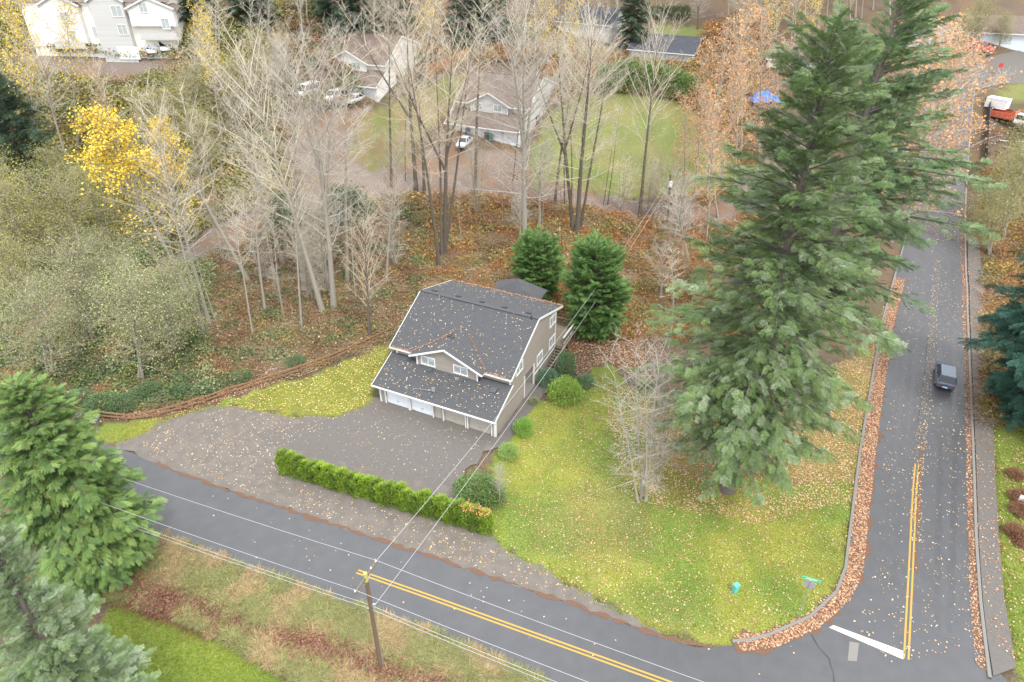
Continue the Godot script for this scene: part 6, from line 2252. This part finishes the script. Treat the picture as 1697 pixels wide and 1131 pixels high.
func make_leaves() -> void:
	var tan_ := [Color(0.46, 0.31, 0.18), Color(0.42, 0.24, 0.11), Color(0.52, 0.40, 0.26), Color(0.34, 0.18, 0.08), Color(0.46, 0.32, 0.12)]
	var rust := [Color(0.36, 0.185, 0.10), Color(0.42, 0.245, 0.14), Color(0.27, 0.125, 0.065), Color(0.47, 0.32, 0.20)]
	var gold := [Color(0.58, 0.44, 0.16), Color(0.60, 0.50, 0.28), Color(0.50, 0.34, 0.10)]
	var pale := [Color(0.50, 0.38, 0.24), Color(0.44, 0.28, 0.14), Color(0.55, 0.46, 0.34), Color(0.38, 0.23, 0.11)]
	fallen("fallen_leaves", "tan and orange leaves scattered over the corner lawn", [world_poly([845, 760, 905, 660, 985, 615, 1040, 640, 1100, 660, 1425, 600, 1425, 750, 1410, 868, 1401, 942, 1342, 1023, 1213, 1060, 1069, 1035, 917, 950, 812, 885])], 9000, 0.10, tan_, 0.03, 1, 1.3)
	fallen("fallen_leaves", "thick orange leaf fall beneath the tall firs", [world_poly([1000, 640, 1060, 640, 1100, 655, 1330, 620, 1425, 590, 1485, 462, 1443, 642, 1425, 750, 1415, 830, 1250, 870, 1050, 830, 1010, 720])], 17000, 0.115, tan_, 0.03, 2, 0.9)
	fallen("fallen_leaves", "deep drift of tan leaves along the corner kerb", [ribbon([1222, 1067, 1280, 1060, 1345, 1031, 1396, 987, 1416, 942, 1425, 868, 1439, 750, 1455, 642, 1474, 531, 1492, 462], 1.25)], 8500, 0.12, rust, 0.05, 3)
	fallen("fallen_leaves", "leaves strewn over the side road's asphalt", [world_poly([1450, 950, 1465, 750, 1480, 640, 1510, 430, 1596, 380, 1606, 640, 1611, 850, 1622, 1060, 1500, 1110, 1400, 1060])], 1500, 0.11, pale, 0.045, 4, 0.6)
	fallen("fallen_leaves", "leaf line between the lanes of the side road", [ribbon([1516, 900, 1521, 780, 1527, 735, 1545, 560, 1556, 430], 0.9)], 700, 0.11, pale, 0.048, 5)
	fallen("fallen_leaves", "band of tan leaves in the gutter beside the sidewalk", [ribbon([1629, 1110, 1620, 1040, 1615, 960, 1611, 850, 1608, 740, 1605, 640, 1600, 480, 1597, 380, 1598, 320], 0.75)], 3600, 0.12, rust, 0.05, 6)
	fallen("fallen_leaves", "leaves scattered over the dark sidewalk and verge", [world_poly([1636, 1060, 1622, 900, 1615, 700, 1604, 400, 1630, 420, 1700, 640, 1720, 1000, 1690, 1100])], 2400, 0.115, rust, 0.125, 7, 0.6)
	fallen("fallen_leaves", "pale leaves dotted over the gravel drive", [world_poly([225, 728, 300, 690, 392, 677, 470, 690, 560, 692, 480, 735, 470, 790, 600, 880, 425, 822, 259, 764])], 1000, 0.105, pale, 0.03, 8, 0.7)
	fallen("fallen_leaves", "leaves dotted over the garage forecourt", [world_poly([470, 720, 560, 692, 620, 668, 820, 730, 762, 794, 700, 800, 600, 775])], 330, 0.105, pale, 0.035, 9, 0.5)
	fallen("fallen_leaves", "leaves along the gravel shoulder below the hedge", [world_poly([470, 795, 600, 835, 800, 890, 1010, 985, 1000, 1015, 748, 930, 520, 852])], 520, 0.105, tan_, 0.03, 10, 0.6)
	fallen("fallen_leaves", "golden leaves scattered over the small lawn beside the garage", [world_poly([210, 705, 300, 690, 385, 662, 505, 626, 620, 577, 650, 560, 620, 640, 600, 674, 559, 687, 440, 681, 356, 673])], 1500, 0.11, gold, 0.03, 11, 0.5)
	fallen("fallen_leaves", "rust leaves covering the slope beside the deck stairs", [world_poly([925, 565, 950, 545, 1000, 572, 1060, 560, 1085, 645, 1010, 600, 985, 608, 960, 630, 945, 600])], 2600, 0.13, rust, 0.02, 18)
	fallen("fallen_leaves", "few stray leaves on the lower road", [world_poly([300, 800, 600, 900, 850, 985, 1100, 1075, 1350, 1060, 1500, 1131, 1100, 1120, 425, 945])], 60, 0.11, pale, 0.045, 12)
	fallen("fallen_leaves", "orange leaf litter along the rail fence", [ribbon([160, 690, 300, 676, 385, 648, 505, 612, 620, 560, 650, 545], 2.2)], 2600, 0.125, rust, 0.03, 13)
	fallen("fallen_leaves", "leaf litter on the gravel lane behind the woods", [world_poly([690, 270, 850, 262, 980, 322, 1130, 340, 1120, 372, 880, 336, 690, 322])], 3200, 0.16, rust, 0.03, 14)
	fallen("fallen_leaves", "leaf litter showing through the brambles", [world_poly([330, 640, 420, 450, 560, 400, 700, 350, 900, 345, 1100, 380, 1140, 640, 1020, 600, 950, 540, 1000, 560, 935, 545, 940, 480, 840, 460, 690, 460, 640, 560, 520, 610])], 9000, 0.14, rust, 0.02, 15)
	fallen("fallen_leaves", "yellow and tan leaves on the far lawn", [world_poly([885, 320, 905, 200, 960, 160, 1130, 170, 1220, 300, 1120, 330])], 1500, 0.15, gold, 0.03, 16, 0.8)
	fallen("fallen_leaves", "orange leaves carpeting the far side road under the maples", [world_poly([1500, 400, 1520, 260, 1540, 150, 1612, 160, 1602, 300, 1598, 400])], 2600, 0.17, rust, 0.06, 17, 0.6)
	# on the roofs of the taupe house
	rng.seed = 600
	var fr := gp(821.5, 724.5)
	var turn := Basis(Vector3.UP, deg_to_rad(-25.0))
	var where := []
	var tint := []
	for i in 1750:
		if i < 980 and i % 9 > 5:
			continue
		var q: Vector3
		var nn := Vector3.UP
		if i < 330:
			var b := rf(3.3, 9.8)
			q = hv(rf(-13.6, 0.0), 4.7 + (b - 3.2) * 0.4925 + 0.06, b)
			if absf(q.x + 6.9) < (7.1 - b) and b < 7.2:
				q.y = maxf(q.y, 6.6 - 0.44 * absf(q.x + 6.9) + 0.06)
			nn = Vector3(0, 0.9, 0.43)
		elif i < 640:
			var b := rf(-0.4, 2.8)
			q = hv(rf(-13.6, 0.0), 2.25 + (b + 0.5) * 0.403 + 0.06, b)
			nn = Vector3(0, 0.93, 0.37)
		elif i < 980:
			var b := 16.6 - absf(rng.randfn(0.0, 2.4))
			if b < 10.0:
				continue
			q = hv(rf(-13.6, 0.0), 8.0 - (b - 9.9) * 0.309 + 0.06, b)
			nn = Vector3(0, 0.95, -0.3)
		elif i < 1420:
			q = hv(rf(-13.7, 0.1), 5.93 + rf(0.0, 0.1), 16.68 + rf(-0.12, 0.16))
		elif i < 1600:
			var t := rf(0.0, 1.0) ** 0.8
			var k := -1.0 if i % 3 else 1.0
			q = hv(-6.9 + k * (0.1 + 4.1 * t) + rf(-0.12, 0.12), 0, lerpf(7.1, 3.35, t))
			q.y = 4.7 + (-q.z - 3.2) * 0.4925 + 0.09
		else:
			var k := -1.0 if i % 2 else 1.0
			q = hv(-6.9 + k * rf(4.2, 6.6) + rf(-0.1, 0.1), 4.76 + rf(0, 0.08), 3.18 + rf(-0.12, 0.2))
		where.append(leaf_at(fr + turn * q, 0.115 * rf(0.7, 1.25), turn * nn))
		var c: Color = (rust if i >= 980 else pale)[rng.randi() % 3]
		var v := rf(0.8, 1.2)
		tint.append(Color(c.r * v, c.g * v, c.b * v))
	tag(copies("fallen_leaves", shapes.fallen_leaf, M.fallen, where, tint), "pale leaves lying on the taupe house's roofs and in its gutters", "leaves", "", "stuff")


func _ready() -> void:
	rng.seed = 7
	wob.seed = 3
	wob.frequency = 0.05
	fin.seed = 9
	fin.frequency = 0.12
	set_up()
	make_materials()
	make_ground()
	make_roads()
	print("ground ", Time.get_ticks_msec())
	make_shapes()
	print("shapes ", Time.get_ticks_msec())
	make_buildings()
	# the path along the gable wall of the taupe house
	var fr := gp(821.5, 724.5)
	var turn := Basis(Vector3.UP, deg_to_rad(-25.0))
	var pth := PackedVector2Array()
	for q in [hv(0.05, 0, -1.2), hv(1.4, 0, -1.4), hv(1.5, 0, 5.5), hv(1.7, 0, 10.0), hv(0.05, 0, 10.0)]:
		var p: Vector3 = fr + turn * q
		pth.append(Vector2(p.x, p.z))
	drape("garden_path", ragged(pth, 0.5, 0.25), 1.0, 0.022, M.old_asphalt)
	print("buildings ", Time.get_ticks_msec())
	make_trees()
	make_shrubs()
	print("trees ", Time.get_ticks_msec())
	make_undergrowth()
	make_poles()
	make_vehicles()
	make_small_things()
	make_turf()
	make_leaves()
	print("done ", Time.get_ticks_msec())
